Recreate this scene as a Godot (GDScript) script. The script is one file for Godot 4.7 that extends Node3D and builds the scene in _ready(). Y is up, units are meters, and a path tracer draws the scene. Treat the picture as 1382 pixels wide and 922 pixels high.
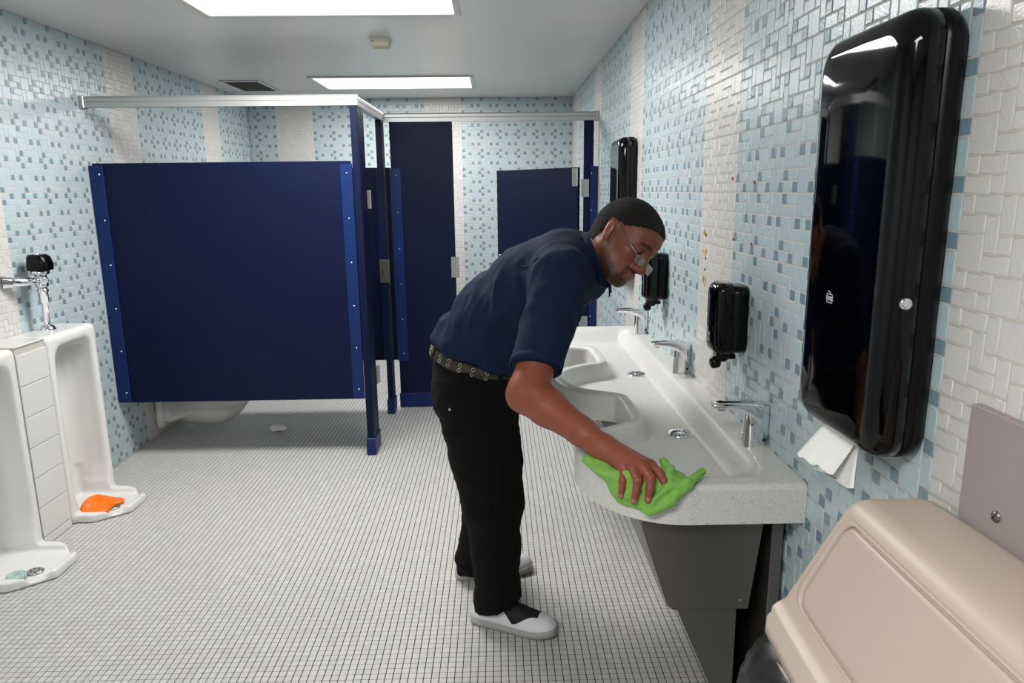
extends Node3D

# ---------------------------------------------------------------- room size (metres)
const XL := -2.32
const XR := 0.729
const CH := 2.465
const ZB := -7.057
const ZF := 1.6
const CAM_H := 1.6
const UV_ROW := 0.02925      # wall tile module, vertical

var M := {}
var used := {}
var rng := RandomNumberGenerator.new()
var cam_right: Vector3
var cam_up: Vector3
var cam_fwd: Vector3

# ---------------------------------------------------------------- mesh builder
class MB:
	var v := PackedVector3Array()
	var g := PackedInt32Array()
	var gid := 1
	func tri(a: Vector3, b: Vector3, c: Vector3, grp: int) -> void:
		v.append(a); v.append(b); v.append(c); g.append(grp)
	func quad(a: Vector3, b: Vector3, c: Vector3, d: Vector3, grp: int) -> void:
		tri(a, b, c, grp); tri(a, c, d, grp)
	# turn the triangles from index t0 on outwards
	func orient(t0: int) -> void:
		var n := v.size() / 3
		var m := Vector3.ZERO
		for i in range(t0 * 3, v.size()):
			m += v[i]
		m /= maxf(1.0, v.size() - t0 * 3)
		var vol := 0.0
		for t in range(t0, n):
			vol += (v[3 * t] - m).dot((v[3 * t + 1] - m).cross(v[3 * t + 2] - m))
		if vol > 0.0:
			for t in range(t0, n):
				var k := v[3 * t + 1]
				v[3 * t + 1] = v[3 * t + 2]
				v[3 * t + 2] = k
	# rings: arrays of the same number of points, joined one after the other
	func loft(rings: Array, cap0 := true, cap1 := true, closed := true, flat := false) -> MB:
		var t0 := v.size() / 3
		gid += 3
		var gs := -1 if flat else gid
		var n: int = rings[0].size()
		for r in rings.size() - 1:
			var A: PackedVector3Array = rings[r]
			var B: PackedVector3Array = rings[r + 1]
			for i in (n if closed else n - 1):
				var j := (i + 1) % n
				quad(A[i], A[j], B[j], B[i], gs)
		if cap0:
			_cap(rings[0], gid + 1, false)
		if cap1:
			_cap(rings[rings.size() - 1], gid + 2, true)
		if cap0 or cap1 or closed:
			orient(t0)
		return self
	func _cap(r: PackedVector3Array, grp: int, rev: bool) -> void:
		var c := Vector3.ZERO
		for p in r:
			c += p
		c /= r.size()
		for i in r.size():
			var j := (i + 1) % r.size()
			if rev:
				tri(c, r[i], r[j], grp)
			else:
				tri(c, r[j], r[i], grp)
	# chamfered box
	func box(c: Vector3, s: Vector3, b := 0.002, B := Basis.IDENTITY) -> MB:
		var h := s * 0.5
		b = minf(b, minf(h.x, minf(h.y, h.z)) * 0.9)
		var t0 := v.size() / 3
		var P := {}
		for sx in [-1, 1]:
			for sy in [-1, 1]:
				for sz in [-1, 1]:
					for ax in 3:
						var q := Vector3(sx * (h.x - (0.0 if ax == 0 else b)), sy * (h.y - (0.0 if ax == 1 else b)), sz * (h.z - (0.0 if ax == 2 else b)))
						P[[sx, sy, sz, ax]] = c + B * q
		for s1 in [-1, 1]:
			_q(P[[s1, -1, -1, 0]], P[[s1, 1, -1, 0]], P[[s1, 1, 1, 0]], P[[s1, -1, 1, 0]], B * Vector3(s1, 0, 0))
			_q(P[[-1, s1, -1, 1]], P[[1, s1, -1, 1]], P[[1, s1, 1, 1]], P[[-1, s1, 1, 1]], B * Vector3(0, s1, 0))
			_q(P[[-1, -1, s1, 2]], P[[1, -1, s1, 2]], P[[1, 1, s1, 2]], P[[-1, 1, s1, 2]], B * Vector3(0, 0, s1))
			for s2 in [-1, 1]:
				_q(P[[s1, s2, -1, 0]], P[[s1, s2, 1, 0]], P[[s1, s2, 1, 1]], P[[s1, s2, -1, 1]], B * Vector3(s1, s2, 0))
				_q(P[[s1, -1, s2, 0]], P[[s1, 1, s2, 0]], P[[s1, 1, s2, 2]], P[[s1, -1, s2, 2]], B * Vector3(s1, 0, s2))
				_q(P[[-1, s1, s2, 1]], P[[1, s1, s2, 1]], P[[1, s1, s2, 2]], P[[-1, s1, s2, 2]], B * Vector3(0, s1, s2))
				for s3 in [-1, 1]:
					_t(P[[s1, s2, s3, 0]], P[[s1, s2, s3, 1]], P[[s1, s2, s3, 2]], B * Vector3(s1, s2, s3))
		return self
	func _t(a: Vector3, b: Vector3, c: Vector3, out: Vector3) -> void:
		if (c - a).cross(b - a).dot(out) < 0.0:
			tri(a, c, b, -1)
		else:
			tri(a, b, c, -1)
	func _q(a: Vector3, b: Vector3, c: Vector3, d: Vector3, out: Vector3) -> void:
		if (c - a).cross(b - a).dot(out) < 0.0:
			quad(a, d, c, b, -1)
		else:
			quad(a, b, c, d, -1)
	# tube along points
	func tube(pts: Array, rad: Variant, sides := 12, caps := true) -> MB:
		var rings := []
		var nrm := Vector3.ZERO
		for i in pts.size():
			var a: Vector3 = pts[maxi(i - 1, 0)]
			var b: Vector3 = pts[mini(i + 1, pts.size() - 1)]
			var d := (b - a).normalized()
			if nrm == Vector3.ZERO:
				nrm = d.cross(Vector3.UP if absf(d.y) < 0.9 else Vector3.RIGHT).normalized()
			nrm = (nrm - d * nrm.dot(d)).normalized()
			var bn := d.cross(nrm)
			var r: float = rad[i] if rad is Array else rad
			var ring := PackedVector3Array()
			for k in sides:
				var t := TAU * k / sides
				ring.append(pts[i] + (nrm * cos(t) + bn * sin(t)) * r)
			rings.append(ring)
		return loft(rings, caps, caps)
	# profile: [[radius, height], ...] turned round axis
	func lathe(o: Vector3, axis: Vector3, prof: Array, sides := 20) -> MB:
		var d := axis.normalized()
		var u := d.cross(Vector3.UP if absf(d.y) < 0.9 else Vector3.RIGHT).normalized()
		var w := d.cross(u)
		var rings := []
		for q in prof:
			var ring := PackedVector3Array()
			for k in sides:
				var t := TAU * k / sides
				ring.append(o + d * q[1] + (u * cos(t) + w * sin(t)) * q[0])
			rings.append(ring)
		return loft(rings)
	func ring_torus(o: Vector3, axis: Vector3, R: float, r: float, n := 14, m := 6) -> MB:
		var d := axis.normalized()
		var u := d.cross(Vector3.UP if absf(d.y) < 0.9 else Vector3.RIGHT).normalized()
		var w := d.cross(u)
		var rings := []
		for i in n + 1:
			var t := TAU * i / n
			var e := u * cos(t) + w * sin(t)
			var ring := PackedVector3Array()
			for k in m:
				var s := TAU * k / m
				ring.append(o + e * (R + r * cos(s)) + d * r * sin(s))
			rings.append(ring)
		return loft(rings, false, false)
	# polygon pts (2D) in axes U, V pushed along N
	func prism(o: Vector3, U: Vector3, V: Vector3, N: Vector3, pts: PackedVector2Array, depth: float) -> MB:
		var t0 := v.size() / 3
		var n := pts.size()
		var A := PackedVector3Array()
		var B := PackedVector3Array()
		for p in pts:
			A.append(o + U * p.x + V * p.y)
			B.append(o + U * p.x + V * p.y + N * depth)
		for i in n:
			var j := (i + 1) % n
			quad(A[i], A[j], B[j], B[i], -1)
		var ix := Geometry2D.triangulate_polygon(pts)
		for i in range(0, ix.size(), 3):
			tri(A[ix[i]], A[ix[i + 2]], A[ix[i + 1]], -1)
			tri(B[ix[i]], B[ix[i + 1]], B[ix[i + 2]], -1)
		# cap winding follows the sides
		var area := 0.0
		for i in n:
			area += pts[i].cross(pts[(i + 1) % n])
		var ix_area := 0.0
		if ix.size() > 2:
			ix_area = (pts[ix[1]] - pts[ix[0]]).cross(pts[ix[2]] - pts[ix[0]])
		if signf(area) != signf(ix_area):
			for t in range(t0 + 2 * n, v.size() / 3):
				var k := v[3 * t + 1]
				v[3 * t + 1] = v[3 * t + 2]
				v[3 * t + 2] = k
		orient(t0)
		return self
	func mesh() -> ArrayMesh:
		var st := SurfaceTool.new()
		st.begin(Mesh.PRIMITIVE_TRIANGLES)
		for t in g.size():
			st.set_smooth_group(g[t] if g[t] >= 0 else 0xFFFFFFFF)
			st.add_vertex(v[3 * t]); st.add_vertex(v[3 * t + 1]); st.add_vertex(v[3 * t + 2])
		st.generate_normals()
		st.index()
		return st.commit()

# rounded rectangle ring
func rr(o: Vector3, U: Vector3, V: Vector3, hw: float, hh: float, r: float, seg := 5) -> PackedVector3Array:
	var out := PackedVector3Array()
	r = clampf(r, 0.0005, minf(hw, hh) * 0.999)
	for q in 4:
		var cx: float = (hw - r) * [1, -1, -1, 1][q]
		var cy: float = (hh - r) * [1, 1, -1, -1][q]
		for k in seg + 1:
			var t := PI * 0.5 * (q + float(k) / seg)
			out.append(o + U * (cx + r * cos(t)) + V * (cy + r * sin(t)))
	return out

func ell(o: Vector3, U: Vector3, V: Vector3, a: float, b: float, n := 24) -> PackedVector3Array:
	var out := PackedVector3Array()
	for k in n:
		var t := TAU * k / n
		out.append(o + U * (a * cos(t)) + V * (b * sin(t)))
	return out

# ---------------------------------------------------------------- nodes
func numbered(n: String) -> String:
	var k: int = used.get(n, -1) + 1
	used[n] = k
	return n if k == 0 else "%s_%03d" % [n, k]

func tag(o: Node, label: String, category: String, group := "") -> void:
	o.set_meta("label", label)
	o.set_meta("category", category)
	if group:
		o.set_meta("group", group)

func thing(called: String, label: String, category: String, at := Vector3.ZERO, group := "") -> Node3D:
	var o := Node3D.new()
	o.name = numbered(called)
	add_child(o)
	o.position = at
	tag(o, label, category, group)
	return o

func part(parent: Node, called: String, mesh: Mesh, m: Material, at := Vector3.ZERO, label := "") -> MeshInstance3D:
	var o := MeshInstance3D.new()
	o.name = called
	o.mesh = mesh
	o.set_surface_override_material(0, m)
	parent.add_child(o, true)
	o.position = at
	if label:
		o.set_meta("label", label)
	return o

func struct(called: String, mesh: Mesh, m: Material, label: String) -> MeshInstance3D:
	var o := part(self, called, mesh, m)
	o.set_meta("kind", "structure")
	o.set_meta("label", label)
	return o

func mat(called: String, c: Color, rough := 0.5, metal := 0.0, spec := 0.5) -> StandardMaterial3D:
	var m := StandardMaterial3D.new()
	m.resource_name = called
	m.albedo_color = c
	m.roughness = rough
	m.metallic = metal
	m.metallic_specular = spec
	M[called] = m
	return m

func noise_tex(freq: float, seed_: int, as_normal := false, strength := 4.0, size := 512, octaves := 3) -> NoiseTexture2D:
	var n := FastNoiseLite.new()
	n.seed = seed_
	n.frequency = freq
	n.noise_type = FastNoiseLite.TYPE_SIMPLEX_SMOOTH
	n.fractal_octaves = octaves
	var t := NoiseTexture2D.new()
	t.width = size
	t.height = size
	t.seamless = true
	t.noise = n
	if as_normal:
		t.as_normal_map = true
		t.bump_strength = strength
	return t

func tri_map(m: StandardMaterial3D, scale: float, world := false) -> void:
	m.uv1_triplanar = true
	m.uv1_world_triplanar = world
	m.uv1_scale = Vector3.ONE * scale

func speckle(base: Color, spots: Array, n: int, size: int, seed_: int) -> ImageTexture:
	var im := Image.create(size, size, false, Image.FORMAT_RGB8)
	im.fill(base)
	var r := RandomNumberGenerator.new()
	r.seed = seed_
	for i in n:
		var c: Color = spots[r.randi() % spots.size()]
		var x := r.randi() % size
		var y := r.randi() % size
		var w := 1 + r.randi() % 3
		var h := 1 + r.randi() % 3
		for a in w:
			for b in h:
				im.set_pixel((x + a) % size, (y + b) % size, c)
	return ImageTexture.create_from_image(im)

# ---------------------------------------------------------------- signed distance shapes -> surface nets
class Prim:
	var t := 0
	var op := 0
	var k := 0.0
	var a: Vector3
	var ba: Vector3
	var inv := 0.0
	var ra := 0.0
	var rb := 0.0
	var n: Vector3
	var s := 1.0
	var B: Basis
	var r: Vector3
	func d(p: Vector3) -> float:
		if t == 0:
			var q := p - a
			var h := clampf(q.dot(ba) * inv, 0.0, 1.0)
			return (q - ba * h).length() - (ra + (rb - ra) * h)
		elif t == 1:
			var l := B * (p - a)
			var u := l / r
			var k0 := u.length()
			var k1 := (u / r).length()
			return k0 * (k0 - 1.0) / k1 if k1 > 1e-6 else -minf(r.x, minf(r.y, r.z))
		elif t == 2:
			var q := p - a
			var h := clampf(q.dot(ba) * inv, 0.0, 1.0)
			q -= ba * h
			var vn := q.dot(n)
			q -= n * vn
			vn /= s
			return sqrt(q.length_squared() + vn * vn) - (ra + (rb - ra) * h)
		elif t == 3:
			var l := (B * (p - a)).abs() - r
			var e := Vector3(maxf(l.x, 0.0), maxf(l.y, 0.0), maxf(l.z, 0.0))
			return e.length() + minf(maxf(l.x, maxf(l.y, l.z)), 0.0) - ra
		return (p - a).dot(n)

func cap(a: Vector3, b: Vector3, ra: float, rb: float, k := 0.02, op := 0) -> Prim:
	var p := Prim.new()
	p.a = a
	p.ba = b - a
	p.inv = 1.0 / maxf(p.ba.length_squared(), 1e-9)
	p.ra = ra
	p.rb = rb
	p.k = k
	p.op = op
	return p

func fcap(a: Vector3, b: Vector3, ra: float, rb: float, n: Vector3, s: float, k := 0.02, op := 0) -> Prim:
	var p := cap(a, b, ra, rb, k, op)
	p.t = 2
	p.n = n.normalized()
	p.s = s
	return p

func elli(c: Vector3, r: Vector3, k := 0.02, op := 0, B := Basis.IDENTITY) -> Prim:
	var p := Prim.new()
	p.t = 1
	p.a = c
	p.r = r
	p.B = B.transposed()
	p.k = k
	p.op = op
	return p

func rbox(c: Vector3, half: Vector3, round_: float, k := 0.01, op := 0, B := Basis.IDENTITY) -> Prim:
	var p := Prim.new()
	p.t = 3
	p.a = c
	p.r = half - Vector3.ONE * round_
	p.ra = round_
	p.B = B.transposed()
	p.k = k
	p.op = op
	return p

# keeps the side that n points away from
func cut(c: Vector3, n: Vector3, k := 0.004) -> Prim:
	var p := Prim.new()
	p.t = 4
	p.a = c
	p.n = n.normalized()
	p.op = 2
	p.k = k
	return p

static func field(list: Array, p: Vector3) -> float:
	var d := 1.0
	for q: Prim in list:
		var e := q.d(p)
		var k := q.k
		if q.op == 0:
			var h := maxf(k - absf(d - e), 0.0)
			d = minf(d, e) - (h * h / (4.0 * k) if k > 0.0 else 0.0)
		elif q.op == 1:
			e = -e
			var h := maxf(k - absf(d - e), 0.0)
			d = maxf(d, e) + (h * h / (4.0 * k) if k > 0.0 else 0.0)
		else:
			var h := maxf(k - absf(d - e), 0.0)
			d = maxf(d, e) + (h * h / (4.0 * k) if k > 0.0 else 0.0)
	return d

# returns {v, i}: one vertex in each crossed cell, one quad round each crossed edge
static func nets(list: Array, lo: Vector3, hi: Vector3, cell: float) -> Dictionary:
	const BS := 4
	var nb := Vector3i(((hi - lo) / (cell * BS)).ceil())
	var nx := nb.x * BS + 1
	var ny := nb.y * BS + 1
	var nz := nb.z * BS + 1
	var val := PackedFloat32Array()
	val.resize(nx * ny * nz)
	val.fill(1e9)
	var ids := PackedInt32Array()
	ids.resize(nx * ny * nz)
	ids.fill(-1)
	var verts := PackedVector3Array()
	var cells := PackedInt32Array()
	var rad := cell * BS * 0.5 * sqrt(3.0)
	var sx := ny * nz
	for bx in nb.x:
		for by in nb.y:
			for bz in nb.z:
				var c := lo + (Vector3(bx, by, bz) + Vector3.ONE * 0.5) * (cell * BS)
				var ds := PackedFloat32Array()
				var best := 1e9
				for q: Prim in list:
					var e := q.d(c)
					ds.append(e)
					if q.op == 0:
						best = minf(best, e)
				if best > rad * 1.5 + 0.03:
					continue
				var near := []
				for n in list.size():
					var q: Prim = list[n]
					if q.op == 0:
						if ds[n] < best + q.k + rad * 2.2:
							near.append(q)
					elif q.op == 1:
						if ds[n] < rad * 1.6 + q.k:
							near.append(q)
					elif ds[n] > -(rad * 1.6 + q.k):
						near.append(q)
				var f0 := field(near, c)
				if absf(f0) > rad * 1.6 + 0.004:
					continue
				for i in range(bx * BS, bx * BS + BS + 1):
					for j in range(by * BS, by * BS + BS + 1):
						var o := i * sx + j * nz
						for k in range(bz * BS, bz * BS + BS + 1):
							if val[o + k] > 1e8:
								val[o + k] = field(near, lo + Vector3(i, j, k) * cell)
				for i in range(bx * BS, bx * BS + BS):
					for j in range(by * BS, by * BS + BS):
						for k in range(bz * BS, bz * BS + BS):
							var o := i * sx + j * nz + k
							var w := PackedFloat32Array([val[o], val[o + sx], val[o + nz], val[o + sx + nz], val[o + 1], val[o + sx + 1], val[o + nz + 1], val[o + sx + nz + 1]])
							var m := 0
							for t in 8:
								if w[t] < 0.0:
									m += 1
							if m == 0 or m == 8:
								continue
							var s := Vector3.ZERO
							var cnt := 0
							for e in EDGES.size() / 2:
								var ea: int = EDGES[2 * e]
								var eb: int = EDGES[2 * e + 1]
								if (w[ea] < 0.0) != (w[eb] < 0.0):
									var t := w[ea] / (w[ea] - w[eb])
									s += Vector3(ea & 1, (ea >> 1) & 1, ea >> 2).lerp(Vector3(eb & 1, (eb >> 1) & 1, eb >> 2), t)
									cnt += 1
							ids[o] = verts.size()
							verts.append(lo + (Vector3(i, j, k) + s / cnt) * cell)
							cells.append(o)
	var idx := PackedInt32Array()
	var steps := [sx, nz, 1]
	for o in cells:
		for ax in 3:
			var du: int = steps[ax]
			var dv: int = steps[(ax + 1) % 3]
			var dw: int = steps[(ax + 2) % 3]
			if o + du >= val.size():
				continue
			var a := val[o]
			var b := val[o + du]
			if a > 1e8 or b > 1e8 or (a < 0.0) == (b < 0.0):
				continue
			if o - dv - dw < 0:
				continue
			var q0 := ids[o]
			var q1 := ids[o - dv]
			var q2 := ids[o - dv - dw]
			var q3 := ids[o - dw]
			if q0 < 0 or q1 < 0 or q2 < 0 or q3 < 0:
				continue
			if a < 0.0:
				idx.append_array(PackedInt32Array([q0, q2, q1, q0, q3, q2]))
			else:
				idx.append_array(PackedInt32Array([q0, q1, q2, q0, q2, q3]))
	return {"v": verts, "i": idx}

const EDGES: PackedInt32Array = [0, 1, 2, 3, 4, 5, 6, 7, 0, 2, 1, 3, 4, 6, 5, 7, 0, 4, 1, 5, 2, 6, 3, 7]

static func smooth_normals(v: PackedVector3Array, ix: PackedInt32Array) -> PackedVector3Array:
	var n := PackedVector3Array()
	n.resize(v.size())
	for t in range(0, ix.size(), 3):
		var a := v[ix[t]]
		var f := (v[ix[t + 2]] - a).cross(v[ix[t + 1]] - a)
		n[ix[t]] += f
		n[ix[t + 1]] += f
		n[ix[t + 2]] += f
	for k in n.size():
		n[k] = n[k].normalized()
	return n

# plain relaxation towards the mean of the neighbours
static func relax(v: PackedVector3Array, ix: PackedInt32Array, times: int, f := 0.5) -> PackedVector3Array:
	for r in times:
		var s := PackedVector3Array()
		s.resize(v.size())
		var c := PackedInt32Array()
		c.resize(v.size())
		for t in range(0, ix.size(), 3):
			for e in 3:
				var a := ix[t + e]
				var b := ix[t + (e + 1) % 3]
				s[a] += v[b]
				s[b] += v[a]
				c[a] += 1
				c[b] += 1
		for k in v.size():
			if c[k] > 0:
				v[k] = v[k].lerp(s[k] / c[k], f)
	return v

static func arr_mesh(v: PackedVector3Array, n: PackedVector3Array, ix: PackedInt32Array, c := PackedColorArray()) -> ArrayMesh:
	var A := []
	A.resize(Mesh.ARRAY_MAX)
	A[Mesh.ARRAY_VERTEX] = v
	A[Mesh.ARRAY_NORMAL] = n
	A[Mesh.ARRAY_INDEX] = ix
	if c.size():
		A[Mesh.ARRAY_COLOR] = c
	var m := ArrayMesh.new()
	m.add_surface_from_arrays(Mesh.PRIMITIVE_TRIANGLES, A)
	return m

func sdf_mesh(list: Array, lo: Vector3, hi: Vector3, cell: float, relaxed := 1) -> ArrayMesh:
	var d := nets(list, lo, hi, cell)
	var v := relax(d.v, d.i, relaxed)
	return arr_mesh(v, smooth_normals(v, d.i), d.i)

# ---------------------------------------------------------------- scene
func _ready() -> void:
	rng.seed = 4711
	# camera
	var p := 0.2075
	var y := 0.019
	var r := 0.0113
	cam_fwd = Vector3(sin(y) * cos(p), -sin(p), -cos(y) * cos(p))
	var r0 := Vector3(cos(y), 0, sin(y))
	var u0 := r0.cross(cam_fwd)
	cam_right = r0 * cos(r) - u0 * sin(r)
	cam_up = r0 * sin(r) + u0 * cos(r)
	var cam := Camera3D.new()
	cam.name = "camera"
	cam.fov = rad_to_deg(2.0 * atan(461.0 / 964.7))
	cam.near = 0.05
	add_child(cam)
	cam.transform = Transform3D(Basis(cam_right, cam_up, -cam_fwd), Vector3(0, CAM_H, 0))
	cam.current = true
	# surroundings
	var we := WorldEnvironment.new()
	we.name = "world_environment"
	var env := Environment.new()
	env.background_mode = Environment.BG_COLOR
	env.background_color = Color(0, 0, 0)
	env.tonemap_mode = Environment.TONE_MAPPER_LINEAR
	env.tonemap_exposure = 1.0
	env.sdfgi_enabled = true
	env.ssao_enabled = true
	env.ssil_enabled = true
	we.environment = env
	add_child(we)
	materials()
	# two ceiling panels light the room; an unseen third is added as fill
	ceiling_panel(-3.495, "fluorescent ceiling panel nearest the camera, cut by the top of the picture")
	ceiling_panel(-6.07, "fluorescent ceiling panel over the rear stall, farthest from the camera", 4.5)
	ceiling_panel(0.35, "assumed ceiling panel added unseen behind the camera to brighten the near end")
	room()
	partitions()
	urinals()
	toilet()
	sink()
	wall_fixtures()
	trash_bin()
	ceiling_fixtures()
	person()
	small_things()

func lin(r: float, g: float, b: float) -> Color:
	return Color(r, g, b).srgb_to_linear()

func materials() -> void:
	var m: StandardMaterial3D
	m = mat("glazed_tile", Color.WHITE, 0.27)
	m.vertex_color_use_as_albedo = true
	m.normal_enabled = true
	m.normal_texture = noise_tex(0.06, 3, true, 4.0, 256)
	m.normal_scale = 0.17
	tri_map(m, 7.0, true)
	mat("wall_grout", Color(0.76, 0.74, 0.71), 0.85)
	m = mat("floor_tile", Color.WHITE, 0.38)
	m.vertex_color_use_as_albedo = true
	mat("floor_grout", Color(0.13, 0.125, 0.12), 0.9)
	m = mat("ceiling_paint", Color(0.86, 0.85, 0.84), 0.3)
	m.normal_enabled = true
	m.normal_texture = noise_tex(0.012, 8, true, 2.0, 256)
	m.normal_scale = 0.12
	tri_map(m, 1.6, true)
	mat("plain_wall", Color(0.62, 0.63, 0.63), 0.6)
	m = mat("diffuser", Color(0.95, 0.95, 0.95), 0.5)
	m.emission_enabled = true
	m.emission = Color(1.0, 0.99, 0.97)
	m.emission_energy_multiplier = 1.6
	mat("white_metal", Color(0.82, 0.82, 0.80), 0.4)
	m = mat("navy_panel", Color(0.032, 0.076, 0.195), 0.45, 0.0, 0.27)
	m.normal_enabled = true
	m.normal_texture = noise_tex(0.12, 5, true, 5.0, 256, 2)
	m.normal_scale = 0.25
	tri_map(m, 6.0)
	m = mat("blue_bracket", Color(0.055, 0.150, 0.350), 0.38, 0.0, 0.35)
	m.normal_enabled = true
	m.normal_texture = M.navy_panel.normal_texture
	m.normal_scale = 0.15
	tri_map(m, 6.0)
	mat("aluminium", Color(0.70, 0.71, 0.705), 0.42, 0.6)
	mat("steel", Color(0.74, 0.74, 0.73), 0.3, 0.9)
	m = mat("brushed_steel", Color(0.50, 0.49, 0.47), 0.36, 0.85)
	mat("chrome", Color(0.92, 0.92, 0.93), 0.06, 1.0)
	mat("rivet", Color(0.8, 0.8, 0.78), 0.25, 0.9)
	mat("porcelain", Color(0.885, 0.885, 0.875), 0.08)
	mat("filler_tile", Color(0.86, 0.857, 0.842), 0.12)
	m = mat("terrazzo", Color.WHITE, 0.34)
	m.albedo_texture = speckle(Color(0.83, 0.83, 0.815), [Color(0.66, 0.66, 0.64), Color(0.54, 0.53, 0.51), Color(0.90, 0.90, 0.89), Color(0.74, 0.74, 0.72), Color(0.42, 0.41, 0.40)], 4200, 512, 11)
	tri_map(m, 3.2)
	mat("gloss_black", Color(0.009, 0.009, 0.011), 0.05, 0.0, 0.40)
	mat("satin_black", Color(0.014, 0.014, 0.016), 0.28, 0.0, 0.35)
	mat("matte_black", Color(0.022, 0.022, 0.024), 0.5)
	m = mat("beige_plastic", Color(0.755, 0.69, 0.635), 0.4)
	m.normal_enabled = true
	m.normal_texture = noise_tex(0.1, 15, true, 3.0, 256, 2)
	m.normal_scale = 0.1
	tri_map(m, 8.0)
	m = mat("beige_door", Color(0.75, 0.675, 0.635), 0.42)
	m.normal_enabled = true
	m.normal_texture = M.beige_plastic.normal_texture
	m.normal_scale = 0.1
	tri_map(m, 8.0)
	mat("bag", Color(0.045, 0.047, 0.055), 0.38)
	m = mat("mauve_paint", Color(0.60, 0.56, 0.56), 0.45)
	mat("old_plastic", Color(0.80, 0.78, 0.68), 0.5)
	mat("paper", Color(0.92, 0.92, 0.91), 0.8)
	mat("orange", Color(0.98, 0.46, 0.02), 0.45)
	m = mat("puck", Color.WHITE, 0.7)
	m.albedo_texture = speckle(Color(0.75, 0.82, 0.80), [Color(0.30, 0.50, 0.56), Color(0.22, 0.30, 0.34), Color(0.9, 0.93, 0.9)], 2600, 128, 5)
	tri_map(m, 14.0)
	mat("duct_metal", Color(0.42, 0.41, 0.39), 0.6)
	mat("vent_slat", Color(0.52, 0.50, 0.47), 0.6)
	mat("red_mark", Color(0.75, 0.06, 0.09), 0.5)
	mat("yellow_mark", Color(0.86, 0.68, 0.22), 0.6)
	mat("blue_mark", Color(0.10, 0.12, 0.45), 0.5)
	mat("mark_white", Color(0.75, 0.75, 0.75), 0.5)
	# clothes and skin
	m = mat("skin", Color.WHITE, 0.48)
	m.vertex_color_use_as_albedo = true
	m.normal_enabled = true
	m.normal_texture = noise_tex(0.09, 31, true, 4.0, 256, 3)
	m.normal_scale = 0.22
	tri_map(m, 9.0)
	m = mat("hair", Color.WHITE, 0.9)
	m.albedo_texture = speckle(Color(0.075, 0.056, 0.047), [Color(0.030, 0.022, 0.018), Color(0.13, 0.10, 0.085), Color(0.05, 0.037, 0.03)], 14000, 256, 8)
	m.normal_enabled = true
	m.normal_texture = noise_tex(0.18, 33, true, 12.0, 256, 2)
	m.normal_scale = 1.0
	tri_map(m, 14.0)
	m = mat("navy_pique", Color(0.068, 0.132, 0.238), 0.9, 0.0, 0.32)
	m.normal_enabled = true
	m.normal_texture = noise_tex(0.25, 41, true, 6.0, 256, 2)
	m.normal_scale = 0.5
	tri_map(m, 12.0)
	m = mat("black_twill", Color(0.012, 0.0135, 0.014), 0.92, 0.0, 0.35)
	m.normal_enabled = true
	m.normal_texture = M.navy_pique.normal_texture
	m.normal_scale = 0.3
	tri_map(m, 12.0)
	mat("belt_web", Color(0.20, 0.18, 0.16), 0.7)
	mat("nickel", Color(0.75, 0.72, 0.66), 0.3, 1.0)
	mat("shoe_white", Color(0.86, 0.85, 0.87), 0.5)
	mat("shoe_sole", Color(0.62, 0.62, 0.61), 0.55)
	mat("shoe_black", Color(0.016, 0.016, 0.018), 0.75)
	mat("lens_frame", Color(0.55, 0.54, 0.53), 0.25, 1.0)
	m = mat("lens", Color(0.9, 0.95, 0.95, 0.10), 0.02)
	m.transparency = BaseMaterial3D.TRANSPARENCY_ALPHA
	m = mat("green_cloth", Color(0.53, 0.75, 0.34), 0.95)
	m.rim_enabled = true
	m.rim = 0.4
	m.rim_tint = 0.7
	m.normal_enabled = true
	m.normal_texture = noise_tex(0.2, 51, true, 10.0, 256, 3)
	m.normal_scale = 0.8
	tri_map(m, 10.0)

func ceiling_panel(zc: float, label: String, power := 6.1) -> void:
	var xc := -0.795
	var t := thing("ceiling_light", label, "ceiling light", Vector3(xc, CH, zc), "fluorescent ceiling panels")
	var f := MB.new()
	for s in [-1, 1]:
		f.box(Vector3(s * 0.617, -0.005, 0), Vector3(0.03, 0.010, 0.66), 0.002)
		f.box(Vector3(0, -0.005, s * 0.317), Vector3(1.204, 0.010, 0.03), 0.002)
	part(t, "frame", f.mesh(), M.white_metal)
	part(t, "diffuser", MB.new().box(Vector3(0, -0.003, 0), Vector3(1.2, 0.006, 0.6), 0.001).mesh(), M.diffuser)
	var l := AreaLight3D.new()
	l.name = "lamp"
	l.area_size = Vector2(1.2, 0.6)
	l.light_color = Color(1.0, 0.99, 0.98)
	l.light_energy = power
	l.area_range = 14.0
	l.shadow_enabled = true
	t.add_child(l)
	l.position = Vector3(0, -0.010, 0)
	l.rotation = Vector3(-PI / 2, 0, 0)

# ---------------------------------------------------------------- room shell and tiles
const PATTERN := [[0, 0, 1, 1], [0, 4, 1, 1], [2, 1, 1, 1], [3, 0, 1, 1], [3, 3, 1, 1], [4, 1, 1, 1],
	[0, 1, 2, 2], [2, 4, 2, 2], [4, 5, 2, 2],
	[1, 3, 1, 2], [2, 2, 1, 2], [3, 1, 1, 2], [4, 2, 1, 2], [5, 1, 1, 2],
	[0, 5, 2, 1], [1, 0, 2, 1], [4, 4, 2, 1], [5, 3, 2, 1]]

var tone := {}

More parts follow.
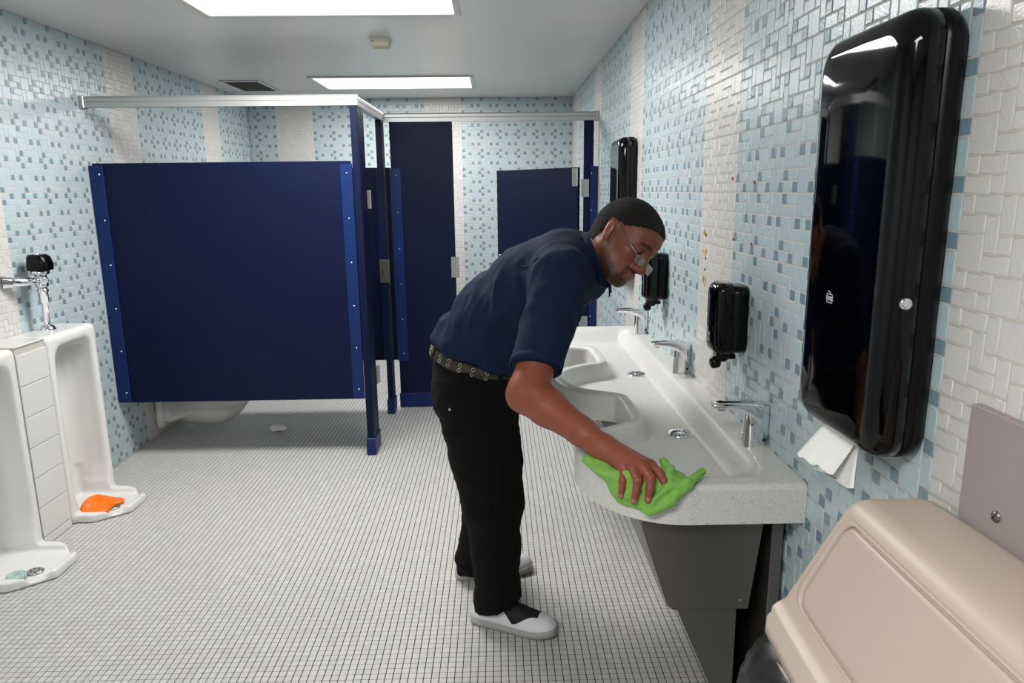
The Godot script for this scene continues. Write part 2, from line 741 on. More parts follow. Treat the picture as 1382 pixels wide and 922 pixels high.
# one tile, centred on its own base, eight corners
func tile_arrays(V: PackedVector3Array, N: PackedVector3Array, C: PackedColorArray, I: PackedInt32Array, o: Vector3, U: Vector3, W: Vector3, nn: Vector3, hw: float, hh: float, thick: float, bev: float, col: Color) -> void:
	var b := V.size()
	var a := hw - bev
	var e := hh - bev
	V.append(o - U * a - W * e); V.append(o + U * a - W * e); V.append(o + U * a + W * e); V.append(o - U * a + W * e)
	var q := o - nn * thick
	V.append(q - U * hw - W * hh); V.append(q + U * hw - W * hh); V.append(q + U * hw + W * hh); V.append(q - U * hw + W * hh)
	for k in 4:
		N.append(nn)
	N.append((nn * 0.45 - U - W).normalized()); N.append((nn * 0.45 + U - W).normalized()); N.append((nn * 0.45 + U + W).normalized()); N.append((nn * 0.45 - U + W).normalized())
	for k in 8:
		C.append(col)
	I.append_array(PackedInt32Array([b, b + 2, b + 1, b, b + 3, b + 2]))
	for k in 4:
		var j := (k + 1) % 4
		I.append_array(PackedInt32Array([b + k, b + j, b + 4 + j, b + k, b + 4 + j, b + 4 + k]))

func seen_size(pt: Vector3, n: Vector3) -> float:
	var d := pt - Vector3(0, CAM_H, 0)
	var z := d.dot(cam_fwd)
	if z < 0.1:
		return 0.0
	var u := 691.0 + 964.7 * d.dot(cam_right) / z
	var v := 461.0 - 964.7 * d.dot(cam_up) / z
	if u < 0 or u > 1382 or v < 0 or v > 922:
		return 0.0
	return absf(n.dot(d)) / (z * z * z)

func lay(parent: Node3D, tiles: Array, U: Vector3, W: Vector3, nn: Vector3, thick: float, bev: float, m: Material, keep: int) -> void:
	# tiles: [centre, half width, half height, colour key]
	var order := []
	for k in tiles.size():
		var t: Array = tiles[k]
		order.append([seen_size(t[0], nn) * t[1] * t[2], k])
	order.sort_custom(func(a, b): return a[0] > b[0])
	var single := {}
	for k in mini(keep, order.size()):
		if order[k][0] > 0.0:
			single[order[k][1]] = true
	var V := PackedVector3Array()
	var N := PackedVector3Array()
	var C := PackedColorArray()
	var I := PackedInt32Array()
	var shared := {}
	var B := Basis(U, W, nn)
	for k in tiles.size():
		var t: Array = tiles[k]
		var tones: Array = tone[t[3]]
		var pick := rng.randi() % tones.size()
		var lean := Basis(Vector3(rng.randfn(0, 1), rng.randfn(0, 1), rng.randfn(0, 1)).normalized(), rng.randfn(0, 0.006))
		if single.has(k):
			var key := "%s %d %.4f %.4f" % [t[3], pick, t[1], t[2]]
			if not shared.has(key):
				var v2 := PackedVector3Array()
				var n2 := PackedVector3Array()
				var c2 := PackedColorArray()
				var i2 := PackedInt32Array()
				tile_arrays(v2, n2, c2, i2, Vector3.ZERO, Vector3.RIGHT, Vector3.UP, Vector3.BACK, t[1], t[2], thick, bev, tones[pick])
				shared[key] = arr_mesh(v2, n2, i2, c2)
			var o := MeshInstance3D.new()
			o.name = "tile"
			o.mesh = shared[key]
			o.set_surface_override_material(0, m)
			parent.add_child(o, true)
			o.transform = Transform3D(lean * B, t[0])
		else:
			var L := lean * B
			tile_arrays(V, N, C, I, t[0], L.x, L.y, L.z, t[1], t[2], thick, bev, tones[pick])
	var rest := part(parent, "small_tiles", arr_mesh(V, N, I, C), m)
	rest.set_meta("kind", "stuff")

func wall_tiles(parent: Node3D, o: Vector3, U: Vector3, nn: Vector3, u_lo: float, u_hi: float, uh: float, plain_from: float) -> void:
	# o: where a blue stripe begins, at ceiling height; U: to the right as one looks at the wall
	var tiles := []
	var g := 0.0013
	var n0 := int(floor(u_lo / uh / 6.0)) - 1
	var n1 := int(ceil(u_hi / uh / 6.0)) + 1
	var rows := int(ceil(CH / UV_ROW / 6.0)) + 1
	for bc in range(n0, n1):
		for br in range(-1, rows):
			for t in PATTERN:
				# columns run 1 2 3 4 5 0 inside a sheet; the first row under the ceiling is row 4
				var c: int = (t[1] + 5) % 6
				var col: int = bc * 6 + c
				var row: int = br * 6 + t[0] - 4
				var ua: float = maxf(col * uh, u_lo) + g
				var ub: float = minf((col + t[3]) * uh, u_hi) - g
				var va: float = maxf(row * UV_ROW, 0.0) + g
				var vb: float = minf((row + t[2]) * UV_ROW, CH) - g
				if ub - ua < 0.006 or vb - va < 0.006:
					continue
				var ph := ((bc * 6) % 48 + 48) % 48
				var key := "blue"
				if ph >= 36 or (col * uh < plain_from):
					key = "white"
				elif t[2] * t[3] == 1:
					key = "deep"
				var at := o + U * ((ua + ub) * 0.5) + Vector3.DOWN * ((va + vb) * 0.5)
				tiles.append([at, (ub - ua) * 0.5, (vb - va) * 0.5, key])
	lay(parent, tiles, U, Vector3.UP, nn, 0.003, 0.0022, M.glazed_tile, 300)

func room() -> void:
	tone = {
		"blue": [lin(0.715, 0.783, 0.805), lin(0.728, 0.788, 0.806), lin(0.705, 0.778, 0.803), lin(0.718, 0.792, 0.810)],
		"deep": [lin(0.470, 0.575, 0.620), lin(0.500, 0.595, 0.630), lin(0.445, 0.565, 0.600), lin(0.490, 0.570, 0.640)],
		"white": [lin(0.825, 0.820, 0.812), lin(0.835, 0.829, 0.818), lin(0.815, 0.812, 0.806)],
		"floor": [lin(0.762, 0.759, 0.752), lin(0.777, 0.774, 0.767), lin(0.747, 0.742, 0.733), lin(0.767, 0.758, 0.748)],
	}
	var th := 0.12
	var zc := (ZB + ZF) * 0.5
	var zl := ZF - ZB
	var g := 0.0022
	var w := struct("wall_right", MB.new().box(Vector3(XR + g + th / 2, CH / 2, zc), Vector3(th, CH + 0.3, zl + 0.4), 0.0).mesh(), M.wall_grout, "right wall of pale blue and white glazed mosaic tile behind the sink")
	wall_tiles(w, Vector3(XR, CH, -2.213), Vector3(0, 0, 1), Vector3(-1, 0, 0), ZB + 2.213, 0.6 + 2.213, 0.0302, -6.56 + 2.213)
	w = struct("wall_left", MB.new().box(Vector3(XL - g - th / 2, CH / 2, zc), Vector3(th, CH + 0.3, zl + 0.4), 0.0).mesh(), M.wall_grout, "left wall of pale blue and white glazed mosaic tile behind the urinals")
	wall_tiles(w, Vector3(XL, CH, -3.47), Vector3(0, 0, -1), Vector3(1, 0, 0), -3.47 - 0.6, -3.47 - ZB, 0.0296, -99.0)
	w = struct("wall_back", MB.new().box(Vector3((XL + XR) / 2, CH / 2, ZB - g - th / 2), Vector3(XR - XL, CH + 0.3, th), 0.0).mesh(), M.wall_grout, "back wall of pale blue and white mosaic tile behind the rear stall")
	wall_tiles(w, Vector3(-0.3204, CH, ZB), Vector3(1, 0, 0), Vector3(0, 0, 1), XL + 0.3204, XR + 0.3204, 0.02915, -99.0)
	struct("wall_front", MB.new().box(Vector3((XL + XR) / 2, CH / 2, ZF + th / 2), Vector3(XR - XL, CH + 0.3, th), 0.0).mesh(), M.plain_wall, "plain wall behind the camera")
	# the ceiling leaves a hole for the vent duct
	var hole := [-2.115, -1.855, -6.415, -5.915]
	var cm := MB.new()
	cm.box(Vector3((XL + XR) / 2, CH + th / 2, (ZB + hole[2]) / 2), Vector3(XR - XL, th, hole[2] - ZB), 0.0)
	cm.box(Vector3((XL + XR) / 2, CH + th / 2, (ZF + hole[3]) / 2), Vector3(XR - XL, th, ZF - hole[3]), 0.0)
	cm.box(Vector3((XL + hole[0]) / 2, CH + th / 2, (hole[2] + hole[3]) / 2), Vector3(hole[0] - XL, th, hole[3] - hole[2]), 0.0)
	cm.box(Vector3((XR + hole[1]) / 2, CH + th / 2, (hole[2] + hole[3]) / 2), Vector3(XR - hole[1], th, hole[3] - hole[2]), 0.0)
	struct("ceiling", cm.mesh(), M.ceiling_paint, "glossy white painted ceiling with two light panels")
	w = struct("floor", MB.new().box(Vector3((XL + XR) / 2, -0.0014 - th / 2, zc), Vector3(XR - XL, th, zl), 0.0).mesh(), M.floor_grout, "white one-inch mosaic tile floor with dark grout")
	var tiles := []
	var px := 0.0261
	var pz := 0.0268
	var ox := fposmod(-0.68744 - XL, px) + XL
	var nx := int((XR - XL) / px) + 2
	var nz := int((0.9 - ZB) / pz) + 1
	for i in range(-1, nx):
		for k in nz:
			var xa := maxf(ox + i * px, XL)
			var xb := minf(ox + (i + 1) * px, XR)
			var za := ZB + k * pz
			if xb - xa < 0.008:
				continue
			tiles.append([Vector3((xa + xb) / 2, 0, za + pz / 2), (xb - xa) / 2 - 0.00115, pz / 2 - 0.00105, "floor"])
	lay(w, tiles, Vector3(1, 0, 0), Vector3(0, 0, -1), Vector3(0, 1, 0), 0.002, 0.0009, M.floor_tile, 300)

# ---------------------------------------------------------------- toilet partitions
func rivet(parent: Node3D, at: Vector3, n: Vector3) -> void:
	part(parent, "rivet", MB.new().lathe(at, n, [[0.006, 0.0], [0.0055, 0.002], [0.003, 0.0035]], 10).mesh(), M.rivet)

func bracket(parent: Node3D, x0: float, x1: float, y0: float, y1: float, z: float, thick: float, rx: float, n: int) -> void:
	var b := part(parent, "bracket", MB.new().box(Vector3((x0 + x1) / 2, (y0 + y1) / 2, z), Vector3(x1 - x0, y1 - y0, thick), 0.002).mesh(), M.blue_bracket)
	for k in n:
		rivet(b, Vector3(rx, y1 - 0.05 - k * (y1 - y0 - 0.11) / (n - 1), z + thick / 2), Vector3(0, 0, 1))

func pilaster(label: String, x0: float, x1: float, z0: float, z1: float) -> Node3D:
	var c := Vector3((x0 + x1) / 2, 0, (z0 + z1) / 2)
	var t := thing("pilaster", label, "pilaster", c, "navy stall pilasters")
	part(t, "post", MB.new().box(Vector3(0, 1.046, 0), Vector3(x1 - x0 - 0.008, 2.072, z1 - z0 - 0.008), 0.003).mesh(), M.navy_panel)
	part(t, "shoe", MB.new().box(Vector3(0, 0.056, 0), Vector3(x1 - x0 + 0.006, 0.110, z1 - z0 + 0.006), 0.004).mesh(), M.blue_bracket)
	return t

func headrail(label: String, a: Vector3, b: Vector3) -> void:
	var t := thing("headrail", label, "headrail", (a + b) / 2, "aluminium headrails over the stalls")
	var d := (b - a).normalized()
	var s := d.cross(Vector3.UP)
	# stepped aluminium section
	var prof := PackedVector2Array([Vector2(-0.020, 0.0), Vector2(-0.020, 0.026), Vector2(-0.017, 0.029), Vector2(-0.020, 0.032), Vector2(-0.020, 0.050), Vector2(-0.012, 0.060), Vector2(0.012, 0.060), Vector2(0.020, 0.050), Vector2(0.020, 0.032), Vector2(0.017, 0.029), Vector2(0.020, 0.026), Vector2(0.020, 0.0)])
	part(t, "rail", MB.new().prism(a - (a + b) / 2, s, Vector3.UP, d, prof, (b - a).length()).mesh(), M.aluminium)
	return

func hinge(parent: Node3D, at: Vector3, axis_h: float, leaf_dir: Vector3, face: Vector3) -> void:
	var h := part(parent, "hinge", MB.new().box(at + leaf_dir * 0.028 + face * 0.003, (leaf_dir.abs() * 0.046 + face.abs() * 0.006 + Vector3.UP * axis_h), 0.001).tube([at + face * 0.008 - Vector3.UP * axis_h * 0.5, at + face * 0.008 + Vector3.UP * axis_h * 0.5], 0.008, 10).mesh(), M.steel)
	for k in 4:
		part(h, "screw", MB.new().lathe(at + leaf_dir * (0.020 + 0.018 * (k % 2)) + face * 0.006 + Vector3.UP * axis_h * (-0.36 + 0.24 * k), face, [[0.004, 0.0], [0.003, 0.0015]], 8).mesh(), M.rivet)

func partitions() -> void:
	# side panel of the near stall
	var zp := -4.24
	var t := thing("partition_panel", "large navy stall side panel hung between the left wall and the first pilaster", "partition panel", Vector3(XL, 0.362, zp))
	part(t, "panel", MB.new().box(Vector3(0.752, 0.709, -0.012), Vector3(1.466, 1.418, 0.025), 0.002).mesh(), M.navy_panel)
	bracket(t, 0.002, 0.080, 0.004, 1.405, 0.004, 0.012, 0.058, 6)
	bracket(t, 1.425, 1.495, 0.004, 1.400, 0.004, 0.012, 1.462, 6)
	# fronts of the near stall
	var a := pilaster("narrow navy pilaster with two hinges and a blue shoe at the near stall corner", -0.826, -0.775, -4.42, -4.225)
	for hy in [1.56, 0.47]:
		hinge(a, Vector3(0.027, hy, -0.105), 0.11, Vector3(0, 0, 1), Vector3(1, 0, 0))
	var b := pilaster("narrow navy pilaster with a latch box, between near stall opening and rear stall", -0.822, -0.775, -5.20, -5.065)
	var lt := part(b, "latch", MB.new().box(Vector3(0.0, 1.055, 0.062), Vector3(0.068, 0.165, 0.028), 0.004).box(Vector3(0.030, 1.055, 0.078), Vector3(0.012, 0.165, 0.010), 0.002).mesh(), M.brushed_steel)
	part(lt, "slot_shade", MB.new().box(Vector3(-0.012, 1.05, 0.0775), Vector3(0.006, 0.035, 0.003), 0.001).mesh(), M.matte_black)  # black box on the face; shade inside the slot is painted
	t = thing("partition_panel", "navy divider panel between the two stalls, seen through the near stall opening", "partition panel", Vector3(XL, 0.362, -5.25))
	part(t, "panel", MB.new().box(Vector3(0.786, 0.706, -0.03), Vector3(1.550, 1.412, 0.025), 0.002).mesh(), M.navy_panel)
	bracket(t, 1.46, 1.53, 0.004, 1.405, -0.012, 0.008, 1.478, 6)
	# rear stall front
	var c := pilaster("wide navy pilaster at the front of the rear stall, behind the man", -0.752, -0.302, -5.266, -5.234)
	bracket(c, -0.224, -0.150, 0.362, 1.768, 0.020, 0.010, -0.182, 6)
	var kp := part(c, "latch_keeper", MB.new().box(Vector3(0.204, 1.06, 0.019), Vector3(0.030, 0.150, 0.006), 0.001).box(Vector3(0.232, 1.06, 0.010), Vector3(0.026, 0.150, 0.024), 0.002).mesh(), M.steel)
	for k in 3:
		part(kp, "screw", MB.new().lathe(Vector3(0.204, 1.0 + 0.06 * k, 0.022), Vector3(0, 0, 1), [[0.004, 0.0], [0.003, 0.0015]], 8).mesh(), M.brushed_steel)
	var d := pilaster("narrow navy pilaster beside the right wall, carrying the hinges of the open door", 0.622, 0.700, -5.266, -5.234)
	bracket(d, 0.012, 0.067, 0.362, 1.768, 0.020, 0.010, 0.020, 6)
	hinge(d, Vector3(-0.048, 1.615, 0.014), 0.125, Vector3(1, 0, 0), Vector3(0, 0, 1))
	hinge(d, Vector3(-0.048, 0.62, 0.014), 0.125, Vector3(1, 0, 0), Vector3(0, 0, 1))
	# open door of the rear stall
	var hx := 0.594
	var yaw := atan2(0.68, 0.585)
	t = thing("stall_door", "navy stall door standing ajar inside the rear stall behind the man", "stall door", Vector3(hx, 0.362, -5.25))
	t.rotation.y = -yaw
	part(t, "panel", MB.new().box(Vector3(-0.45, 0.70, -0.004), Vector3(0.89, 1.40, 0.025), 0.002).mesh(), M.navy_panel)
	for hy in [1.33, 0.2]:
		hinge(t, Vector3(-0.002, hy, 0.012), 0.125, Vector3(-1, 0, 0), Vector3(0, 0, 1))
	part(t, "bumper", MB.new().lathe(Vector3(-0.86, 0.72, 0.0085), Vector3(0, 0, 1), [[0.012, 0.0], [0.012, 0.008], [0.008, 0.014]], 12).mesh(), M.rivet)
	# rails
	headrail("long aluminium headrail across the near stall panel, from left wall to corner", Vector3(XL + 0.026, 2.083, -4.245), Vector3(-0.775, 2.083, -4.245))
	headrail("short aluminium headrail running back over the near stall opening", Vector3(-0.798, 2.083, -4.266), Vector3(-0.798, 2.083, -5.230))
	headrail("aluminium headrail across the rear stall front, reaching the right wall", Vector3(-0.822, 2.083, -5.251), Vector3(XR - 0.026, 2.083, -5.251))
	for q in [[Vector3(XL + 0.013, 2.112, -4.245), "grey headrail end bracket fixed to the left wall"], [Vector3(XR - 0.013, 2.112, -5.251), "grey headrail end bracket fixed to the right wall"]]:
		t = thing("rail_bracket", q[1], "bracket", q[0], "headrail end brackets")
		part(t, "plate", MB.new().box(Vector3.ZERO, Vector3(0.026, 0.068, 0.050), 0.003).mesh(), M.steel)
		part(t, "screw", MB.new().lathe(Vector3(0, -0.01, 0.025), Vector3(0, 0, 1), [[0.006, 0], [0.004, 0.002]], 8).mesh(), M.rivet)

# ---------------------------------------------------------------- urinals
func urinals() -> void:
	# own axes: x out from the wall, z towards the camera, origin on the floor at the wall
	var L := [
		rbox(Vector3(0.075, 0.475, 0), Vector3(0.125, 0.475, 0.210), 0.028, 0.02),
		rbox(Vector3(0.16, 0.008, 0), Vector3(0.262, 0.036, 0.190), 0.010, 0.02),
		cut(Vector3(0.35, 0, 0.150), Vector3(0.55, 0, 1.0), 0.012),
		cut(Vector3(0.35, 0, -0.150), Vector3(0.55, 0, -1.0), 0.012),
		rbox(Vector3(0.17, 0.475, 0), Vector3(0.135, 0.41, 0.150), 0.06, 0.03, 1),
		fcap(Vector3(0.14, 0.20, 0), Vector3(0.14, 0.78, 0), 0.085, 0.085, Vector3(0, 0, 1), 1.6, 0.05, 1),
		rbox(Vector3(0.215, 0.105, 0), Vector3(0.178, 0.088, 0.142), 0.02, 0.012, 1),
		cut(Vector3(0.002, 0, 0), Vector3(-1, 0, 0), 0.0),
		cut(Vector3(0, 0.001, 0), Vector3(0, -1, 0), 0.0),
		cut(Vector3(0.36, 0, 0.130), Vector3(0.85, 0, 1.0), 0.012),
		cut(Vector3(0.36, 0, -0.130), Vector3(0.85, 0, -1.0), 0.012),
	]
	# the foot tapers, the body does not: cut planes only bite beyond the body
	var m := sdf_mesh(L, Vector3(-0.02, -0.02, -0.24), Vector3(0.46, 0.98, 0.24), 0.006, 2)
	var zs := [-3.54, -2.90]
	var labels := ["white floor-standing urinal beside the navy panel, orange screen in its foot", "white floor-standing urinal at the left edge of the picture, blue block in its foot"]
	for k in 2:
		var t := thing("urinal", labels[k], "urinal", Vector3(XL, 0, zs[k]), "floor urinals")
		part(t, "bowl", m, M.porcelain)
		var s := part(t, "strainer", MB.new().lathe(Vector3(0.31, 0.019, 0.05), Vector3.UP, [[0.034, 0.0], [0.034, 0.004], [0.028, 0.007], [0.004, 0.008]], 20).mesh(), M.steel)
		for q in 6:
			part(s, "hole", MB.new().lathe(Vector3(0.31 + 0.017 * cos(q * PI / 3), 0.0266, 0.05 + 0.017 * sin(q * PI / 3)), Vector3.UP, [[0.004, 0.0], [0.004, 0.0006]], 8).mesh(), M.matte_black)  # flat black disc, the shade of a strainer hole given as colour
	# tiled pier between the urinals
	var d := thing("tiled_pier", "pier of large white glazed tiles stacked between the two urinals", "tile pier", Vector3(XL, 0, -3.22))
	part(d, "core", MB.new().box(Vector3(0.0935, 0.472, 0), Vector3(0.185, 0.944, 0.208), 0.001).mesh(), M.wall_grout)
	var tm := MB.new().box(Vector3.ZERO, Vector3(0.008, 0.1425, 0.2145), 0.0025).mesh()
	for k in 6:
		part(d, "tile", tm, M.filler_tile, Vector3(0.190, 0.0975 + 0.018 + k * 0.145, 0))
	part(d, "tile", MB.new().box(Vector3.ZERO, Vector3(0.008, 0.040, 0.2145), 0.0025).mesh(), M.filler_tile, Vector3(0.190, 0.021, 0))
	part(d, "tile", MB.new().box(Vector3.ZERO, Vector3(0.19, 0.008, 0.2145), 0.003).mesh(), M.filler_tile, Vector3(0.098, 0.948, 0))
	# flush valve
	var v := thing("flush_valve", "chrome flush valve with black sensor cap above the urinal beside the navy panel", "flush valve", Vector3(XL, 0.950, -3.535))
	var o := Vector3(0.085, 0, 0)
	part(v, "spud", MB.new().lathe(o, Vector3.UP, [[0.034, 0.0], [0.035, 0.008], [0.030, 0.014], [0.026, 0.022], [0.018, 0.026]], 20).mesh(), M.chrome)
	part(v, "tube", MB.new().lathe(o, Vector3.UP, [[0.0145, 0.02], [0.0145, 0.135], [0.022, 0.137], [0.022, 0.19], [0.026, 0.192], [0.026, 0.205], [0.020, 0.207], [0.020, 0.225]], 20).mesh(), M.chrome)
	part(v, "body", MB.new().lathe(o, Vector3.UP, [[0.022, 0.215], [0.030, 0.220], [0.030, 0.232], [0.026, 0.236], [0.027, 0.275], [0.040, 0.278], [0.042, 0.284], [0.042, 0.296], [0.036, 0.300]], 24).mesh(), M.chrome)
	part(v, "supply_pipe", MB.new().tube([Vector3(0.03, 0.255, 0.13), Vector3(0.06, 0.252, 0.10), Vector3(0.082, 0.252, 0.055), Vector3(0.085, 0.252, 0.0)], [0.022, 0.0225, 0.017, 0.016], 16).tube([Vector3(0.0, 0.256, 0.155), Vector3(0.03, 0.255, 0.13)], [0.032, 0.026], 18).mesh(), M.chrome)
	part(v, "stop_cap", MB.new().lathe(o + Vector3(0, 0.252, 0.02), Vector3(0.9, 0, 0.5), [[0.018, 0.0], [0.019, 0.035], [0.020, 0.052], [0.014, 0.056]], 18).mesh(), M.chrome)
	var head := part(v, "sensor_cap", MB.new().loft([rr(o + Vector3(0.004, 0.298, 0), Vector3(1, 0, 0), Vector3(0, 0, 1), 0.050, 0.046, 0.030), rr(o + Vector3(0.006, 0.325, 0), Vector3(1, 0, 0), Vector3(0, 0, 1), 0.052, 0.047, 0.030), rr(o + Vector3(0.002, 0.362, 0), Vector3(1, 0, 0), Vector3(0, 0, 1), 0.044, 0.044, 0.028), rr(o + Vector3(-0.002, 0.374, 0), Vector3(1, 0, 0), Vector3(0, 0, 1), 0.034, 0.036, 0.024)]).mesh(), M.satin_black)
	part(head, "button", MB.new().lathe(o + Vector3(-0.004, 0.373, 0), Vector3.UP, [[0.009, 0.0], [0.009, 0.004], [0.005, 0.006]], 12).mesh(), M.chrome)
	# things in the feet
	var orange := [cap(Vector3(0, 0.008, 0), Vector3(0.05, 0.006, 0.0), 0.022, 0.02, 0.03), elli(Vector3(-0.02, 0.014, -0.05), Vector3(0.045, 0.022, 0.055), 0.03), elli(Vector3(0.01, 0.012, 0.055), Vector3(0.07, 0.018, 0.045), 0.03), elli(Vector3(0.05, 0.010, -0.055), Vector3(0.05, 0.018, 0.035), 0.03), elli(Vector3(-0.04, 0.03, 0.0), Vector3(0.03, 0.03, 0.075), 0.03), cut(Vector3(0, 0.001, 0), Vector3(0, -1, 0))]
	var s := thing("urinal_screen", "bright orange rubber screen lying in the urinal foot", "urinal screen", Vector3(-2.075, 0.020, -3.485))
	part(s, "mat", sdf_mesh(orange, Vector3(-0.1, -0.02, -0.13), Vector3(0.14, 0.08, 0.13), 0.006, 2), M.orange)
	s = thing("deodorant_block", "speckled blue round block in the left-edge urinal foot", "deodorant block", Vector3(-2.045, 0.020, -2.785))
	part(s, "block", MB.new().lathe(Vector3.ZERO, Vector3.UP, [[0.030, 0.0], [0.036, 0.004], [0.038, 0.020], [0.033, 0.026], [0.012, 0.026], [0.010, 0.020]], 24).mesh(), M.puck)

# ---------------------------------------------------------------- toilet
func toilet() -> void:
	var t := thing("toilet", "white wall-hung toilet half hidden below the big navy panel", "toilet", Vector3(XL, 0, -4.80))
	var L := [
		elli(Vector3(0.42, 0.34, 0), Vector3(0.27, 0.16, 0.185), 0.05),
		elli(Vector3(0.33, 0.22, 0), Vector3(0.24, 0.17, 0.140), 0.06),
		cap(Vector3(0.03, 0.17, 0), Vector3(0.36, 0.15, 0), 0.105, 0.09, 0.06),
		rbox(Vector3(0.02, 0.21, 0), Vector3(0.03, 0.16, 0.150), 0.02, 0.03),
		cap(Vector3(0.08, 0.10, 0.10), Vector3(0.46, 0.27, 0.13), 0.020, 0.02, 0.03),
		elli(Vector3(0.45, 0.44, 0), Vector3(0.18, 0.12, 0.13), 0.03, 1),
		cut(Vector3(0, 0.405, 0), Vector3(0, 1, 0), 0.01),
		cut(Vector3(0.001, 0, 0), Vector3(-1, 0, 0), 0.0),
	]
	part(t, "bowl", sdf_mesh(L, Vector3(-0.02, 0.0, -0.22), Vector3(0.74, 0.45, 0.22), 0.010, 2), M.porcelain)
	var seat := MB.new()
	var rings := []
	for i in 33:
		var a := TAU * i / 32
		var e := Vector3(cos(a), 0, sin(a))
		var c := Vector3(0.44 + 0.205 * e.x, 0.418, 0.150 * e.z)
		rings.append(ell(c, e, Vector3.UP, 0.036, 0.012, 8))
	seat.loft(rings, false, false)
	part(t, "seat", seat.mesh(), M.satin_black)
	for s in [-1, 1]:
		part(t, "bolt", MB.new().lathe(Vector3(0.05, 0.10, 0.115 * s), Vector3(1, 0, 0), [[0.013, 0.0], [0.013, 0.012], [0.007, 0.018]], 10).mesh(), M.steel)

# ---------------------------------------------------------------- sink
const RIM := [0.729, -1.575, 0.45, -1.575, 0.40, -1.580, 0.345, -1.602, 0.29, -1.645, 0.25, -1.70, 0.222, -1.76, 0.205, -1.83, 0.205, -1.90, 0.225, -1.96, 0.262, -2.005, 0.31, -2.035, 0.364, -2.067, 0.40, -2.095, 0.408, -2.12, 0.404, -2.33, 0.396, -2.357, 0.356, -2.375, 0.286, -2.417, 0.245, -2.462, 0.222, -2.51, 0.203, -2.59, 0.201, -2.65, 0.212, -2.70, 0.245, -2.755, 0.29, -2.80, 0.34, -2.836, 0.40, -2.857, 0.408, -2.88, 0.404, -3.10, 0.396, -3.13, 0.35, -3.15, 0.294, -3.18, 0.25, -3.23, 0.222, -3.29, 0.205, -3.37, 0.205, -3.43, 0.222, -3.50, 0.26, -3.57, 0.32, -3.62, 0.40, -3.64, 0.729, -3.64]
const SY := 0.910     # rim height
var rim := PackedVector2Array()

func rim_x(z: float) -> float:
	for i in rim.size() - 1:
		var a := rim[i]
		var b := rim[i + 1]
		if a.y >= z and b.y <= z and a.y - b.y > 1e-7:
			return lerpf(a.x, b.x, (a.y - z) / (a.y - b.y))
	return 0.45

func rim_d(q: Vector2) -> float:
	var best := 9.0
	for i in rim.size() - 1:
		var a := rim[i]
		var b := rim[i + 1]
		if minf(absf(a.y - q.y), absf(b.y - q.y)) > 0.12:
			continue
		best = minf(best, q.distance_squared_to(Geometry2D.get_closest_point_to_segment(q, a, b)))
	return minf(sqrt(best), 1.0)

func sink_y(x: float, z: float) -> float:
	var d := rim_d(Vector2(x, z))
	var fr := 0.016
	var y := SY
	if d < fr:
		y = SY - fr + sqrt(maxf(0.0, fr * fr - (fr - d) * (fr - d)))
	var s := smoothstep(0.034, 0.066, d)
	s *= smoothstep(0.665, 0.600, x)
	s *= smoothstep(-1.615, -1.80, z)
	s *= smoothstep(-3.60, -3.50, z)
	return y - s * 0.066

